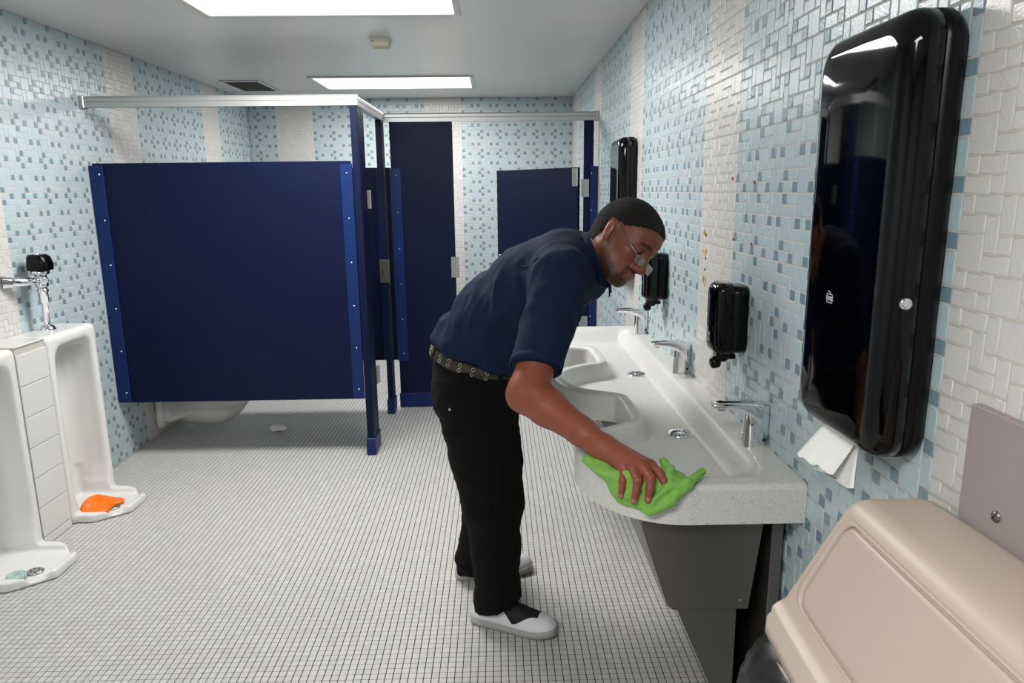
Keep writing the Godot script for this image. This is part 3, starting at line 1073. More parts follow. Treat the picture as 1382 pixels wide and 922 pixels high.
func sink() -> void:
	var pts := PackedVector2Array()
	for i in RIM.size() / 2:
		pts.append(Vector2(RIM[2 * i], RIM[2 * i + 1]))
	for it in 2:
		var q := PackedVector2Array([pts[0], pts[1]])
		for i in range(1, pts.size() - 2):
			q.append(pts[i].lerp(pts[i + 1], 0.25)); q.append(pts[i].lerp(pts[i + 1], 0.75))
		q.append(pts[pts.size() - 2]); q.append(pts[pts.size() - 1])
		pts = q
	rim = pts
	var rows := []
	var z := -1.5751
	for k in [0.0, 0.0008, 0.0025, 0.005, 0.008, 0.012, 0.016]:
		rows.append(z - k)
	z = -1.5991
	while z > -3.616:
		rows.append(z)
		z -= 0.0072
	for k in [0.016, 0.012, 0.008, 0.005, 0.0025, 0.0008, 0.0]:
		rows.append(-3.6399 + k)
	var offs := []
	for k in [0.0, 0.0008, 0.0025, 0.005, 0.008, 0.012, 0.016]:
		offs.append(k)
	var e := 0.022
	while e < 0.15:
		offs.append(e)
		e += 0.0062
	var nr := 26
	var V := PackedVector3Array()
	var I := PackedInt32Array()
	var nc := offs.size() + nr + 2
	for zr: float in rows:
		var x0 := rim_x(zr)
		V.append(Vector3(x0, SY - 0.098, zr))
		V.append(Vector3(x0, SY - 0.0165, zr))
		for o: float in offs:
			V.append(Vector3(x0 + o, sink_y(x0 + o, zr), zr))
		var xa: float = x0 + offs[offs.size() - 1]
		for k in nr:
			var x := lerpf(xa, XR - 0.0005, (k + 1.0) / nr)
			V.append(Vector3(x, sink_y(x, zr), zr))
	# the end faces: the first and last row once more, at the lower edge
	var lead := PackedVector3Array()
	var tail := PackedVector3Array()
	for c in nc:
		var a := V[c]
		var b := V[V.size() - nc + c]
		lead.append(Vector3(a.x, SY - 0.098, a.z))
		tail.append(Vector3(b.x, SY - 0.098, b.z))
	lead.append_array(V)
	lead.append_array(tail)
	V = lead
	for r in rows.size() + 1:
		for c in nc - 1:
			var a := r * nc + c
			I.append_array(PackedInt32Array([a, a + nc, a + 1, a + 1, a + nc, a + nc + 1]))
	# skirts at both ends and the underside
	var st := MB.new()
	for r in rows.size() - 1:
		var za: float = rows[r]
		var zb: float = rows[r + 1]
		st.quad(Vector3(rim_x(za), SY - 0.098, za), Vector3(XR - 0.0005, SY - 0.098, za), Vector3(XR - 0.0005, SY - 0.098, zb), Vector3(rim_x(zb), SY - 0.098, zb), -1)
	var s := thing("sink", "white speckled terrazzo trough sink with a wavy front rim along the right wall", "sink", Vector3.ZERO)
	var N := smooth_normals(V, I)
	part(s, "basin", arr_mesh(V, N, I), M.terrazzo)
	part(s, "underside", st.mesh(), M.terrazzo)
	for q in [Vector2(0.566, -2.135), Vector2(0.572, -2.885)]:
		var y := sink_y(q.x, q.y) + 0.0005
		var d := part(s, "drain", MB.new().lathe(Vector3(q.x, y, q.y), Vector3.UP, [[0.040, 0.0], [0.041, 0.003], [0.036, 0.0045], [0.033, 0.001], [0.004, 0.0012]], 28).mesh(), M.chrome)
		part(d, "drain_shade", MB.new().lathe(Vector3(q.x, y + 0.0011, q.y), Vector3.UP, [[0.029, 0.0], [0.029, 0.0004]], 20).mesh(), M.matte_black)  # black disc stands in for the shade down the drain
		var gr := MB.new()
		for k in 6:
			var a := PI * k / 6.0
			gr.box(Vector3(q.x, y + 0.0022, q.y), Vector3(0.060, 0.0016, 0.0042), 0.0004, Basis(Vector3.UP, a))
		gr.lathe(Vector3(q.x, y + 0.0015, q.y), Vector3.UP, [[0.010, 0.0], [0.010, 0.002], [0.006, 0.003]], 12)
		part(d, "drain_grate", gr.mesh(), M.chrome)
	# faucets
	var where := ["nearest the camera", "in the middle", "farthest from the camera"]
	var f0: Node3D
	var fz := [-1.852, -2.648, -3.43]
	for k in 3:
		var label: String = "chrome sensor faucet on the sink deck, %s" % where[k]
		if k == 0:
			f0 = thing("faucet", label, "faucet", Vector3(0.695, SY, fz[0]), "chrome sink faucets")
			faucet(f0)
		else:
			var f := f0.duplicate()
			f.name = numbered("faucet")
			add_child(f)
			f.position = Vector3(0.695, SY, fz[k])
			f.set_meta("label", label)
	# steel enclosure under the sink
	var c := thing("sink_enclosure", "grey stainless steel enclosure under the sink against the right wall", "enclosure", Vector3(0, 0, -2.6))
	var U := Vector3(1, 0, 0)
	var W := Vector3.UP
	var up := PackedVector2Array([Vector2(0.352, 0.811), Vector2(0.352, 0.77), Vector2(0.418, 0.565), Vector2(0.424, 0.552), Vector2(0.438, 0.542), Vector2(0.630, 0.542), Vector2(0.660, 0.811)])
	part(c, "upper_cover", MB.new().prism(Vector3(0, 0, 0.955), U, W, Vector3(0, 0, -1), up, 1.92).mesh(), M.brushed_steel)
	var lo_ := PackedVector2Array([Vector2(0.448, 0.541), Vector2(0.676, 0.0), Vector2(0.700, 0.0), Vector2(0.604, 0.25), Vector2(0.604, 0.541)])
	part(c, "lower_cover", MB.new().prism(Vector3(0, 0, 0.945), U, W, Vector3(0, 0, -1), lo_, 1.90).mesh(), M.brushed_steel)
	part(c, "back_plate", MB.new().box(Vector3(0.705, 0.41, 0.0), Vector3(0.030, 0.80, 1.86), 0.002).mesh(), M.brushed_steel)
	for q in [Vector3(0.612, 0.565, 0.955), Vector3(0.588, 0.31, 0.945)]:
		part(c, "screw", MB.new().lathe(q, Vector3(0, 0, 1), [[0.005, 0.0], [0.0045, 0.0015], [0.002, 0.002]], 12).mesh(), M.brushed_steel)

func faucet(f: Node3D) -> void:
	var X := Vector3(1, 0, 0)
	var Z := Vector3(0, 0, 1)
	var Y := Vector3.UP
	# flat-sided column, rounded to the front
	var rings := []
	for q in [[0.0, 0.0305, 0.0245], [0.004, 0.030, 0.024], [0.06, 0.029, 0.023], [0.082, 0.028, 0.0225], [0.092, 0.027, 0.0215]]:
		rings.append(rr(Vector3(0.0, q[0], 0), X, Z, q[1], q[2], 0.019, 6))
	part(f, "column", MB.new().loft(rings).mesh(), M.chrome)
	# spout: a broad tapering arm from the wall side out over the basin
	var arm := []
	for q in [[0.0315, 0.012, 0.030, 0.112, 0.0220], [0.029, 0.0, 0.020, 0.119, 0.0235], [0.010, 0.0, 0.060, 0.123, 0.0235], [-0.020, 0.0, 0.088, 0.125, 0.0225], [-0.050, 0.0, 0.101, 0.125, 0.0205], [-0.080, 0.0, 0.105, 0.125, 0.020], [-0.105, 0.0, 0.107, 0.124, 0.0185], [-0.116, 0.0, 0.110, 0.121, 0.015]]:
		var h: float = (q[3] - q[2]) / 2
		arm.append(rr(Vector3(q[0], (q[3] + q[2]) / 2, 0), Z, Y, q[4], h, minf(0.008, h * 0.9), 4))
	part(f, "spout", MB.new().loft(arm).mesh(), M.chrome)
	part(f, "aerator", MB.new().lathe(Vector3(-0.092, 0.108, 0), Vector3.DOWN, [[0.010, 0.0], [0.010, 0.008], [0.007, 0.009]], 14).mesh(), M.steel)
	part(f, "sensor", MB.new().loft([rr(Vector3(-0.0265, 0.050, 0), Z, Y, 0.009, 0.020, 0.006, 3), rr(Vector3(-0.0285, 0.050, 0), Z, Y, 0.008, 0.019, 0.006, 3)]).mesh(), M.gloss_black)
	part(f, "set_screw", MB.new().lathe(Vector3(0.018, 0.020, 0.018), Vector3(0.5, 0, 1), [[0.004, 0.0], [0.004, 0.006]], 8).mesh(), M.matte_black)

# ---------------------------------------------------------------- things on the right wall
func shell(o: Vector3, hw: float, hh: float, rc: float, st: Array) -> Array:
	# rounded box standing out from the right wall: st = [[distance from wall, inset], ...]
	var rings := []
	for q in st:
		rings.append(rr(o + Vector3(-q[0], 0, 0), Vector3(0, 0, 1), Vector3.UP, hw - q[1], hh - q[1], maxf(rc - q[1] * 0.6, 0.008), 7))
	return rings

func fillet(d0: float, r: float, n: int) -> Array:
	var out := []
	for k in n + 1:
		var t := PI * 0.5 * k / n
		out.append([d0 + r * sin(t), r * (1.0 - cos(t))])
	return out

func letters(parent: Node3D, text: String, at: Vector3, h: float, m: Material) -> void:
	var tm := TextMesh.new()
	var f := SystemFont.new()
	f.font_names = PackedStringArray(["Droid Sans"])
	f.font_weight = 700
	tm.font = f
	tm.text = text
	tm.font_size = 32
	tm.pixel_size = h / 24.0
	tm.depth = 0.0006
	var o := part(parent, "lettering", tm, m, at)
	o.rotation.y = -PI / 2

func towel_dispenser(t: Node3D) -> void:
	# origin: on the wall, middle of the back
	var back := shell(Vector3.ZERO, 0.164, 0.373, 0.054, [[0.0, 0.010], [0.008, 0.004], [0.016, 0.0], [0.039, 0.0], [0.0400, 0.004], [0.0404, 0.02]])
	part(t, "back_case", MB.new().loft(back).mesh(), M.satin_black)
	var st := [[0.0406, 0.02], [0.0410, 0.004], [0.0420, 0.0], [0.056, 0.0]]
	st.append_array(fillet(0.057, 0.040, 8))
	st.append_array([[0.0985, 0.06], [0.0993, 0.085], [0.0996, 0.11], [0.0997, 0.135]])
	var front := part(t, "front_cover", MB.new().loft(shell(Vector3.ZERO, 0.164, 0.373, 0.054, st)).mesh(), M.gloss_black)
	var lk := part(front, "lock", MB.new().lathe(Vector3(-0.062, -0.090, 0.1632), Vector3(-0.12, 0, 1), [[0.010, 0.0], [0.010, 0.004], [0.008, 0.0055], [0.003, 0.0055]], 18).mesh(), M.chrome)
	lk.set_meta("label", "small chrome lock")
	# maker's mark
	var o := Vector3(-0.0998, -0.106, -0.024)
	var fr := MB.new()
	fr.box(o + Vector3(0, 0.006, 0), Vector3(0.0006, 0.0014, 0.022), 0.0).box(o + Vector3(0, -0.010, 0), Vector3(0.0006, 0.0014, 0.022), 0.0)
	fr.box(o + Vector3(0, -0.002, -0.0105), Vector3(0.0006, 0.016, 0.0014), 0.0).box(o + Vector3(0, -0.002, 0.0105), Vector3(0.0006, 0.016, 0.0014), 0.0)
	fr.box(o + Vector3(0, 0.010, -0.001), Vector3(0.0006, 0.0016, 0.012), 0.0, Basis(Vector3.RIGHT, 0.3))
	part(front, "maker_mark", fr.mesh(), M.mark_white)
	letters(front, "TORK", o + Vector3(-0.0003, -0.002, 0), 0.0085, M.mark_white)

func soap_dispenser(t: Node3D) -> void:
	var back := shell(Vector3.ZERO, 0.054, 0.100, 0.024, [[0.0, 0.006], [0.004, 0.0], [0.044, 0.0], [0.045, 0.002]])
	part(t, "back_case", MB.new().loft(back).mesh(), M.satin_black)
	var st := [[0.0455, 0.002], [0.047, 0.0], [0.066, 0.001]]
	st.append_array(fillet(0.068, 0.030, 7))
	st.append_array([[0.0985, 0.038], [0.0988, 0.046]])
	var front := part(t, "front_cover", MB.new().loft(shell(Vector3(0, 0.002, 0), 0.055, 0.108, 0.028, st)).mesh(), M.gloss_black)
	part(front, "maker_mark", MB.new().box(Vector3(-0.0985, -0.03, -0.020), Vector3(0.001, 0.007, 0.010), 0.0).mesh(), M.mark_white)
	var nz := part(t, "nozzle", MB.new().loft([rr(Vector3(-0.058, -0.100, 0.0), Vector3(1, 0, 0), Vector3(0, 0, 1), 0.022, 0.030, 0.01), rr(Vector3(-0.060, -0.122, 0.0), Vector3(1, 0, 0), Vector3(0, 0, 1), 0.018, 0.026, 0.01), rr(Vector3(-0.060, -0.130, 0.0), Vector3(1, 0, 0), Vector3(0, 0, 1), 0.012, 0.018, 0.008)]).mesh(), M.satin_black)
	part(nz, "push_knob", MB.new().lathe(Vector3(-0.062, -0.133, 0.0), Vector3(-1, -0.15, 0), [[0.012, 0.0], [0.017, 0.004], [0.019, 0.016], [0.017, 0.026], [0.010, 0.030]], 18).mesh(), M.satin_black)
	part(nz, "drip_guard", MB.new().box(Vector3(-0.035, -0.113, 0.0), Vector3(0.026, 0.016, 0.05), 0.003).mesh(), M.satin_black)

func wall_fixtures() -> void:
	var t := thing("towel_dispenser", "large glossy black paper towel dispenser on the near right wall above the bin", "towel dispenser", Vector3(XR, 1.502, -1.308), "black towel dispensers")
	towel_dispenser(t)
	var u := t.duplicate()
	u.name = numbered("towel_dispenser")
	add_child(u)
	u.position = Vector3(XR, 1.495, -3.935)
	u.set_meta("label", "glossy black paper towel dispenser farther back, above the man's head")
	t = thing("soap_dispenser", "black soap dispenser on the right wall, nearest the camera", "soap dispenser", Vector3(XR, 1.222, -2.088), "black soap dispensers")
	soap_dispenser(t)
	u = t.duplicate()
	u.name = numbered("soap_dispenser")
	add_child(u)
	u.position = Vector3(XR, 1.232, -3.085)
	u.set_meta("label", "black soap dispenser on the right wall, just behind the man's face")
	# towel hanging out of the near dispenser
	t = thing("paper_towel", "white paper towel sticking out under the large near dispenser", "paper towel", Vector3(0.675, 1.134, -1.325))
	for s in 2:
		var rings := []
		for i in 15:
			var f := i / 14.0
			var ring := PackedVector3Array()
			var back := PackedVector3Array()
			for k in 13:
				var g := k / 12.0
				var wv := 0.004 * sin(g * 9.0 + f * 2.0 + s) * f
				var zz := lerpf(-0.060, 0.062, g) * (1.0 + 0.25 * f) + (0.030 * f if s == 1 else -0.008 * f)
				var px := -0.004 - 0.052 * f + 0.012 * g * f + wv + (0.016 * f + 0.004 if s == 1 else 0.0)
				var py := -f * (0.080 - 0.012 * g + 0.004 * sin(g * 17.0)) - (0.012 * f if s == 1 else 0.0)
				ring.append(Vector3(px, py, zz))
				back.append(Vector3(px + 0.0008, py, zz))
			back.reverse()
			ring.append_array(back)
			rings.append(ring)
		part(t, "sheet", MB.new().loft(rings).mesh(), M.paper)
	# painted plate
	t = thing("wall_plate", "mauve-grey painted metal plate on the right wall behind the bin", "wall plate", Vector3(XR, 0.966, -0.672))
	part(t, "plate", MB.new().box(Vector3(-0.009, 0.0, 0), Vector3(0.017, 0.626, 0.70), 0.002).mesh(), M.mauve_paint)
	for q in [Vector2(0.168, -0.267), Vector2(0.168, 0.267), Vector2(-0.168, -0.267), Vector2(-0.168, 0.267)]:
		var s := part(t, "screw", MB.new().lathe(Vector3(-0.0175, q.x, q.y), Vector3(-1, 0, 0), [[0.009, 0.0], [0.0085, 0.002], [0.004, 0.004]], 16).mesh(), M.brushed_steel)
		part(s, "slot_shade", MB.new().box(Vector3(-0.0218, q.x, q.y), Vector3(0.001, 0.011, 0.0018), 0.0, Basis(Vector3.RIGHT, 0.6)).mesh(), M.matte_black)  # black bar; the shade in the screw cut is put in by colour

# ---------------------------------------------------------------- bin
const HOOD := [0.718, 0.846, 0.718, 1.080, 0.708, 1.094, 0.690, 1.099, 0.605, 1.100, 0.590, 1.098, 0.578, 1.090, 0.570, 1.078, 0.502, 0.885, 0.497, 0.874, 0.486, 0.870, 0.480, 0.864, 0.480, 0.848, 0.473, 0.844, 0.471, 0.820, 0.478, 0.816, 0.60, 0.816, 0.718, 0.816]

func hood_pt(x: float, y: float, f: float) -> Vector3:
	var z0 := -1.150 + clampf((y - 0.86) * 0.27, 0.0, 0.07)
	var z1 := -0.470 - clampf((y - 0.86) * 0.27, 0.0, 0.07)
	var b := 1.0 - pow(absf(2.0 * f - 1.0), 2.2)
	var fx := clampf((0.66 - x) / 0.12, 0.0, 1.0)
	return Vector3(x - 0.012 * b * fx, y + 0.008 * b * clampf((y - 0.9) / 0.2, 0.0, 1.0), lerpf(z0, z1, f))

func trash_bin() -> void:
	var t := thing("trash_bin", "tall beige plastic trash bin with a hooded swing lid in the near right corner", "trash bin", Vector3.ZERO)
	var rings := []
	var c := Vector2(0.60, 0.97)
	for q in [[0.0, 0.90], [0.004, 0.965], [0.012, 0.99], [0.03, 1.0], [0.06, 1.0], [0.1, 1.0], [0.15, 1.0], [0.2, 1.0], [0.26, 1.0], [0.33, 1.0], [0.4, 1.0], [0.5, 1.0], [0.6, 1.0], [0.67, 1.0], [0.74, 1.0], [0.8, 1.0], [0.85, 1.0], [0.9, 1.0], [0.94, 1.0], [0.97, 1.0], [0.988, 0.99], [0.996, 0.965], [1.0, 0.90]]:
		var ring := PackedVector3Array()
		for k in HOOD.size() / 2:
			var a: Vector2 = c + (Vector2(HOOD[2 * k], HOOD[2 * k + 1]) - c) * (1.0 - (1.0 - q[1]) * 0.6)
			ring.append(hood_pt(a.x, a.y, q[0]))
		rings.append(ring)
	part(t, "hood", MB.new().loft(rings).mesh(), M.beige_plastic)
	# swing door set in the sloping front: a raised frame, a real gap, and the door
	var slope_n := Vector3(-0.943, 0.332, 0)
	for s in 2:
		var mb := MB.new()
		var rg := []
		# [grow along, grow across, corner, lift]
		var steps := [[-0.254, -0.0825, 0.001, 0.0070], [-0.19, -0.062, 0.008, 0.0070], [-0.12, -0.040, 0.014, 0.0070], [-0.05, -0.018, 0.02, 0.0070], [-0.008, -0.008, 0.022, 0.0070], [-0.001, -0.001, 0.026, 0.0065], [0.0, 0.0, 0.026, 0.0050], [0.0, 0.0, 0.026, -0.006]]
		if s == 1:
			steps = [[0.0046, 0.0046, 0.0306, -0.006], [0.0046, 0.0046, 0.0306, 0.0052], [0.0058, 0.0056, 0.031, 0.0068], [0.014, 0.0072, 0.031, 0.0066], [0.024, 0.0088, 0.031, 0.0040], [0.034, 0.0104, 0.031, -0.0012]]
		for q in steps:
			var flat := rr(Vector3.ZERO, Vector3.RIGHT, Vector3.UP, 0.255 + q[0], 0.083 + q[1], q[2], 5)
			var ring := PackedVector3Array()
			for k in flat.size():
				var a := flat[k]
				var b := flat[(k + 1) % flat.size()]
				var n := 28 if k % 6 == 5 else 1
				for e in n:
					var pt := a.lerp(b, float(e) / n)
					var f := 0.5 + pt.x / 0.60
					var sl := 0.46 - pt.y / 0.208
					ring.append(hood_pt(0.570, 1.078, f).lerp(hood_pt(0.502, 0.885, f), sl) + slope_n * q[3])
			rg.append(ring)
		mb.loft(rg, s == 0, false)
		part(t, "swing_door" if s == 0 else "door_frame", mb.mesh(), M.beige_door if s == 0 else M.beige_plastic)
	var cr := []
	for q in [[0.0, 0.11, 0.27], [0.02, 0.115, 0.275], [0.815, 0.128, 0.315]]:
		cr.append(rr(Vector3(0.59, q[0], -0.81), Vector3(1, 0, 0), Vector3(0, 0, 1), q[1], q[2], 0.05, 5))
	part(t, "container", MB.new().loft(cr).mesh(), M.beige_plastic)
	# liner pulled out over the edge of the container
	var L := [rbox(Vector3(0.585, 0.69, -0.815), Vector3(0.135, 0.14, 0.335), 0.06, 0.05), elli(Vector3(0.535, 0.69, -1.12), Vector3(0.10, 0.13, 0.11), 0.06), elli(Vector3(0.49, 0.66, -0.95), Vector3(0.07, 0.13, 0.16), 0.06), elli(Vector3(0.50, 0.62, -0.6), Vector3(0.07, 0.13, 0.16), 0.06), cut(Vector3(0, 0.838, 0), Vector3.UP), cut(Vector3(0.715, 0, 0), Vector3(1, 0, 0))]
	var d := nets(L, Vector3(0.38, 0.45, -1.28), Vector3(0.74, 0.86, -0.42), 0.011)
	var V: PackedVector3Array = d.v
	var n := smooth_normals(V, d.i)
	var fn := FastNoiseLite.new()
	fn.seed = 9
	fn.frequency = 9.0
	fn.fractal_type = FastNoiseLite.FRACTAL_RIDGED
	fn.fractal_octaves = 2
	for k in V.size():
		V[k] += n[k] * 0.016 * (fn.get_noise_3d(V[k].x * 1.4, V[k].y * 0.5, V[k].z * 1.4) - 0.3) * clampf((0.84 - V[k].y) * 12.0, 0.0, 1.0)
	V = relax(V, d.i, 1)
	var b := thing("bin_liner", "black plastic bin liner bulging out below the beige lid rim", "bin liner", Vector3.ZERO)
	part(b, "bag", arr_mesh(V, smooth_normals(V, d.i), d.i), M.bag)

# ---------------------------------------------------------------- ceiling
func ceiling_fixtures() -> void:
	var t := thing("smoke_detector", "small cream box detector on the ceiling between the light panels", "detector", Vector3(-0.655, CH, -4.40))
	part(t, "base", MB.new().box(Vector3(0, -0.006, 0), Vector3(0.118, 0.012, 0.125), 0.002).mesh(), M.white_metal)
	var b := part(t, "case", MB.new().loft([rr(Vector3(0, -0.010, 0.0), Vector3(1, 0, 0), Vector3(0, 0, 1), 0.054, 0.055, 0.004, 2), rr(Vector3(0, -0.034, 0.0), Vector3(1, 0, 0), Vector3(0, 0, 1), 0.054, 0.055, 0.004, 2), rr(Vector3(0, -0.046, -0.004), Vector3(1, 0, 0), Vector3(0, 0, 1), 0.046, 0.044, 0.008, 2)], true, true, true, true).mesh(), M.old_plastic)
	part(b, "lamp_window", MB.new().lathe(Vector3(-0.036, -0.021, 0.054), Vector3(0, 0, 1), [[0.004, 0.0], [0.004, 0.002]], 10).mesh(), M.matte_black)
	part(b, "grille", MB.new().ring_torus(Vector3(0, -0.045, -0.004), Vector3.UP, 0.028, 0.002, 18, 6).mesh(), M.mark_white)
	t = thing("ceiling_vent", "small dark louvred vent in the ceiling left of the far light", "vent", Vector3(-1.985, CH, -6.165))
	# sheet metal duct rising above the ceiling
	var du := MB.new()
	for s in [-1, 1]:
		du.box(Vector3(s * 0.1315, 0.20, 0), Vector3(0.003, 0.40, 0.506), 0.0)
		du.box(Vector3(0, 0.20, s * 0.2515), Vector3(0.260, 0.40, 0.003), 0.0)
	du.box(Vector3(0, 0.402, 0), Vector3(0.27, 0.004, 0.51), 0.0)
	part(t, "duct", du.mesh(), M.duct_metal)
	var f := MB.new()
	for s in [-1, 1]:
		f.box(Vector3(s * 0.142, -0.006, 0), Vector3(0.022, 0.012, 0.56), 0.003)
		f.box(Vector3(0, -0.006, s * 0.268), Vector3(0.262, 0.012, 0.022), 0.003)
	part(t, "frame", f.mesh(), M.white_metal)
	var sm := MB.new().box(Vector3.ZERO, Vector3(0.262, 0.0015, 0.016), 0.0, Basis(Vector3.RIGHT, 0.6)).mesh()
	for k in 22:
		part(t, "slat", sm, M.vent_slat, Vector3(0, -0.008, -0.244 + k * 0.0232))

# ---------------------------------------------------------------- marks, crumpled paper
func small_things() -> void:
	var red := [[1.630, -2.244, "left one of the upper pair"], [1.617, -2.055, "right one of the upper pair"], [1.447, -2.208, "left one of the lower pair"], [1.444, -2.050, "right one of the lower pair"]]
	for q in red:
		var t := thing("red_sticker", "tiny red dot stuck on the right wall tiles, " + q[2], "sticker", Vector3(XR - 0.0005, q[0], q[1]), "red dots on the tiles")
		part(t, "dot", MB.new().lathe(Vector3.ZERO, Vector3(-1, 0, 0), [[0.0055, 0.0], [0.005, 0.001], [0.003, 0.002]], 10).mesh(), M.red_mark)
	var yel := [[1.455, -2.512, "topmost of three"], [1.384, -2.505, "middle of three"], [1.280, -2.500, "lowest of three, above the soap dispenser"]]
	for q in yel:
		var t := thing("yellow_sticker", "torn yellow sticker scrap on the white tile stripe, " + q[2], "sticker", Vector3(XR - 0.0006, q[0], q[1]), "yellow sticker scraps")
		var mb := MB.new()
		for k in 5:
			mb.box(Vector3(-0.0004, rng.randf_range(-0.014, 0.014), rng.randf_range(-0.020, 0.020)), Vector3(0.0008, rng.randf_range(0.006, 0.018), rng.randf_range(0.005, 0.012)), 0.0, Basis(Vector3.RIGHT, rng.randf_range(-0.6, 0.6)))
		part(t, "scrap", mb.mesh(), M.yellow_mark)
	for q in [[1.362, -2.492, "upper"], [1.322, -2.500, "lower"]]:
		var t := thing("blue_sticker", "tiny dark blue dot on the white tile stripe, %s of two" % q[2], "sticker", Vector3(XR - 0.0005, q[0], q[1]), "blue dots on the tiles")
		part(t, "dot", MB.new().lathe(Vector3.ZERO, Vector3(-1, 0, 0), [[0.005, 0.0], [0.0045, 0.001]], 10).mesh(), M.blue_mark)
	# crumpled tissue
	var L := [elli(Vector3(0, 0.022, 0), Vector3(0.035, 0.022, 0.03), 0.02), elli(Vector3(0.03, 0.020, 0.01), Vector3(0.03, 0.018, 0.03), 0.015), elli(Vector3(-0.03, 0.018, 0.012), Vector3(0.022, 0.026, 0.02), 0.01), cut(Vector3(0, 0.001, 0), Vector3.DOWN)]
	var d := nets(L, Vector3(-0.08, -0.01, -0.07), Vector3(0.09, 0.07, 0.07), 0.005)
	var V: PackedVector3Array = d.v
	var n := smooth_normals(V, d.i)
	var fn := FastNoiseLite.new()
	fn.seed = 21
	fn.frequency = 22.0
	fn.fractal_type = FastNoiseLite.FRACTAL_RIDGED
	for k in V.size():
		V[k] += n[k] * 0.010 * (fn.get_noise_3dv(V[k]) - 0.2) * clampf(V[k].y * 80.0, 0.0, 1.0)
	var t := thing("crumpled_tissue", "crumpled white tissue lying on the floor under the navy panel", "tissue", Vector3(-1.525, 0.0, -4.73))
	part(t, "wad", arr_mesh(V, smooth_normals(V, d.i), d.i), M.paper)

# ---------------------------------------------------------------- the man
func hit(list: Array, o: Vector3, d: Vector3) -> Vector3:
	var t := 0.0
	for k in 60:
		var e := field(list, o + d * t)
		t += e * 0.8
		if absf(e) < 0.0004:
			break
	return o + d * t

func body_add(A: Dictionary, v: PackedVector3Array, ix: PackedInt32Array, n: PackedVector3Array, c: PackedColorArray) -> void:
	var b: int = A.v.size()
	A.v.append_array(v)
	A.n.append_array(n)
	A.c.append_array(c)
	for k in ix:
		A.i.append(b + k)

func grainy(d: Dictionary, amp: float, sc: Vector3, seed_: int, weight: Callable, times := 1, ridged := true) -> ArrayMesh:
	var V: PackedVector3Array = relax(d.v, d.i, 1)
	var n := smooth_normals(V, d.i)
	var fn := FastNoiseLite.new()
	fn.seed = seed_
	fn.frequency = 1.0
	fn.fractal_octaves = 2
	fn.fractal_type = FastNoiseLite.FRACTAL_RIDGED if ridged else FastNoiseLite.FRACTAL_FBM
	for k in V.size():
		var q := V[k] * sc
		V[k] += n[k] * amp * (fn.get_noise_3dv(q) - 0.25) * weight.call(V[k])
	V = relax(V, d.i, times)
	return arr_mesh(V, smooth_normals(V, d.i), d.i)

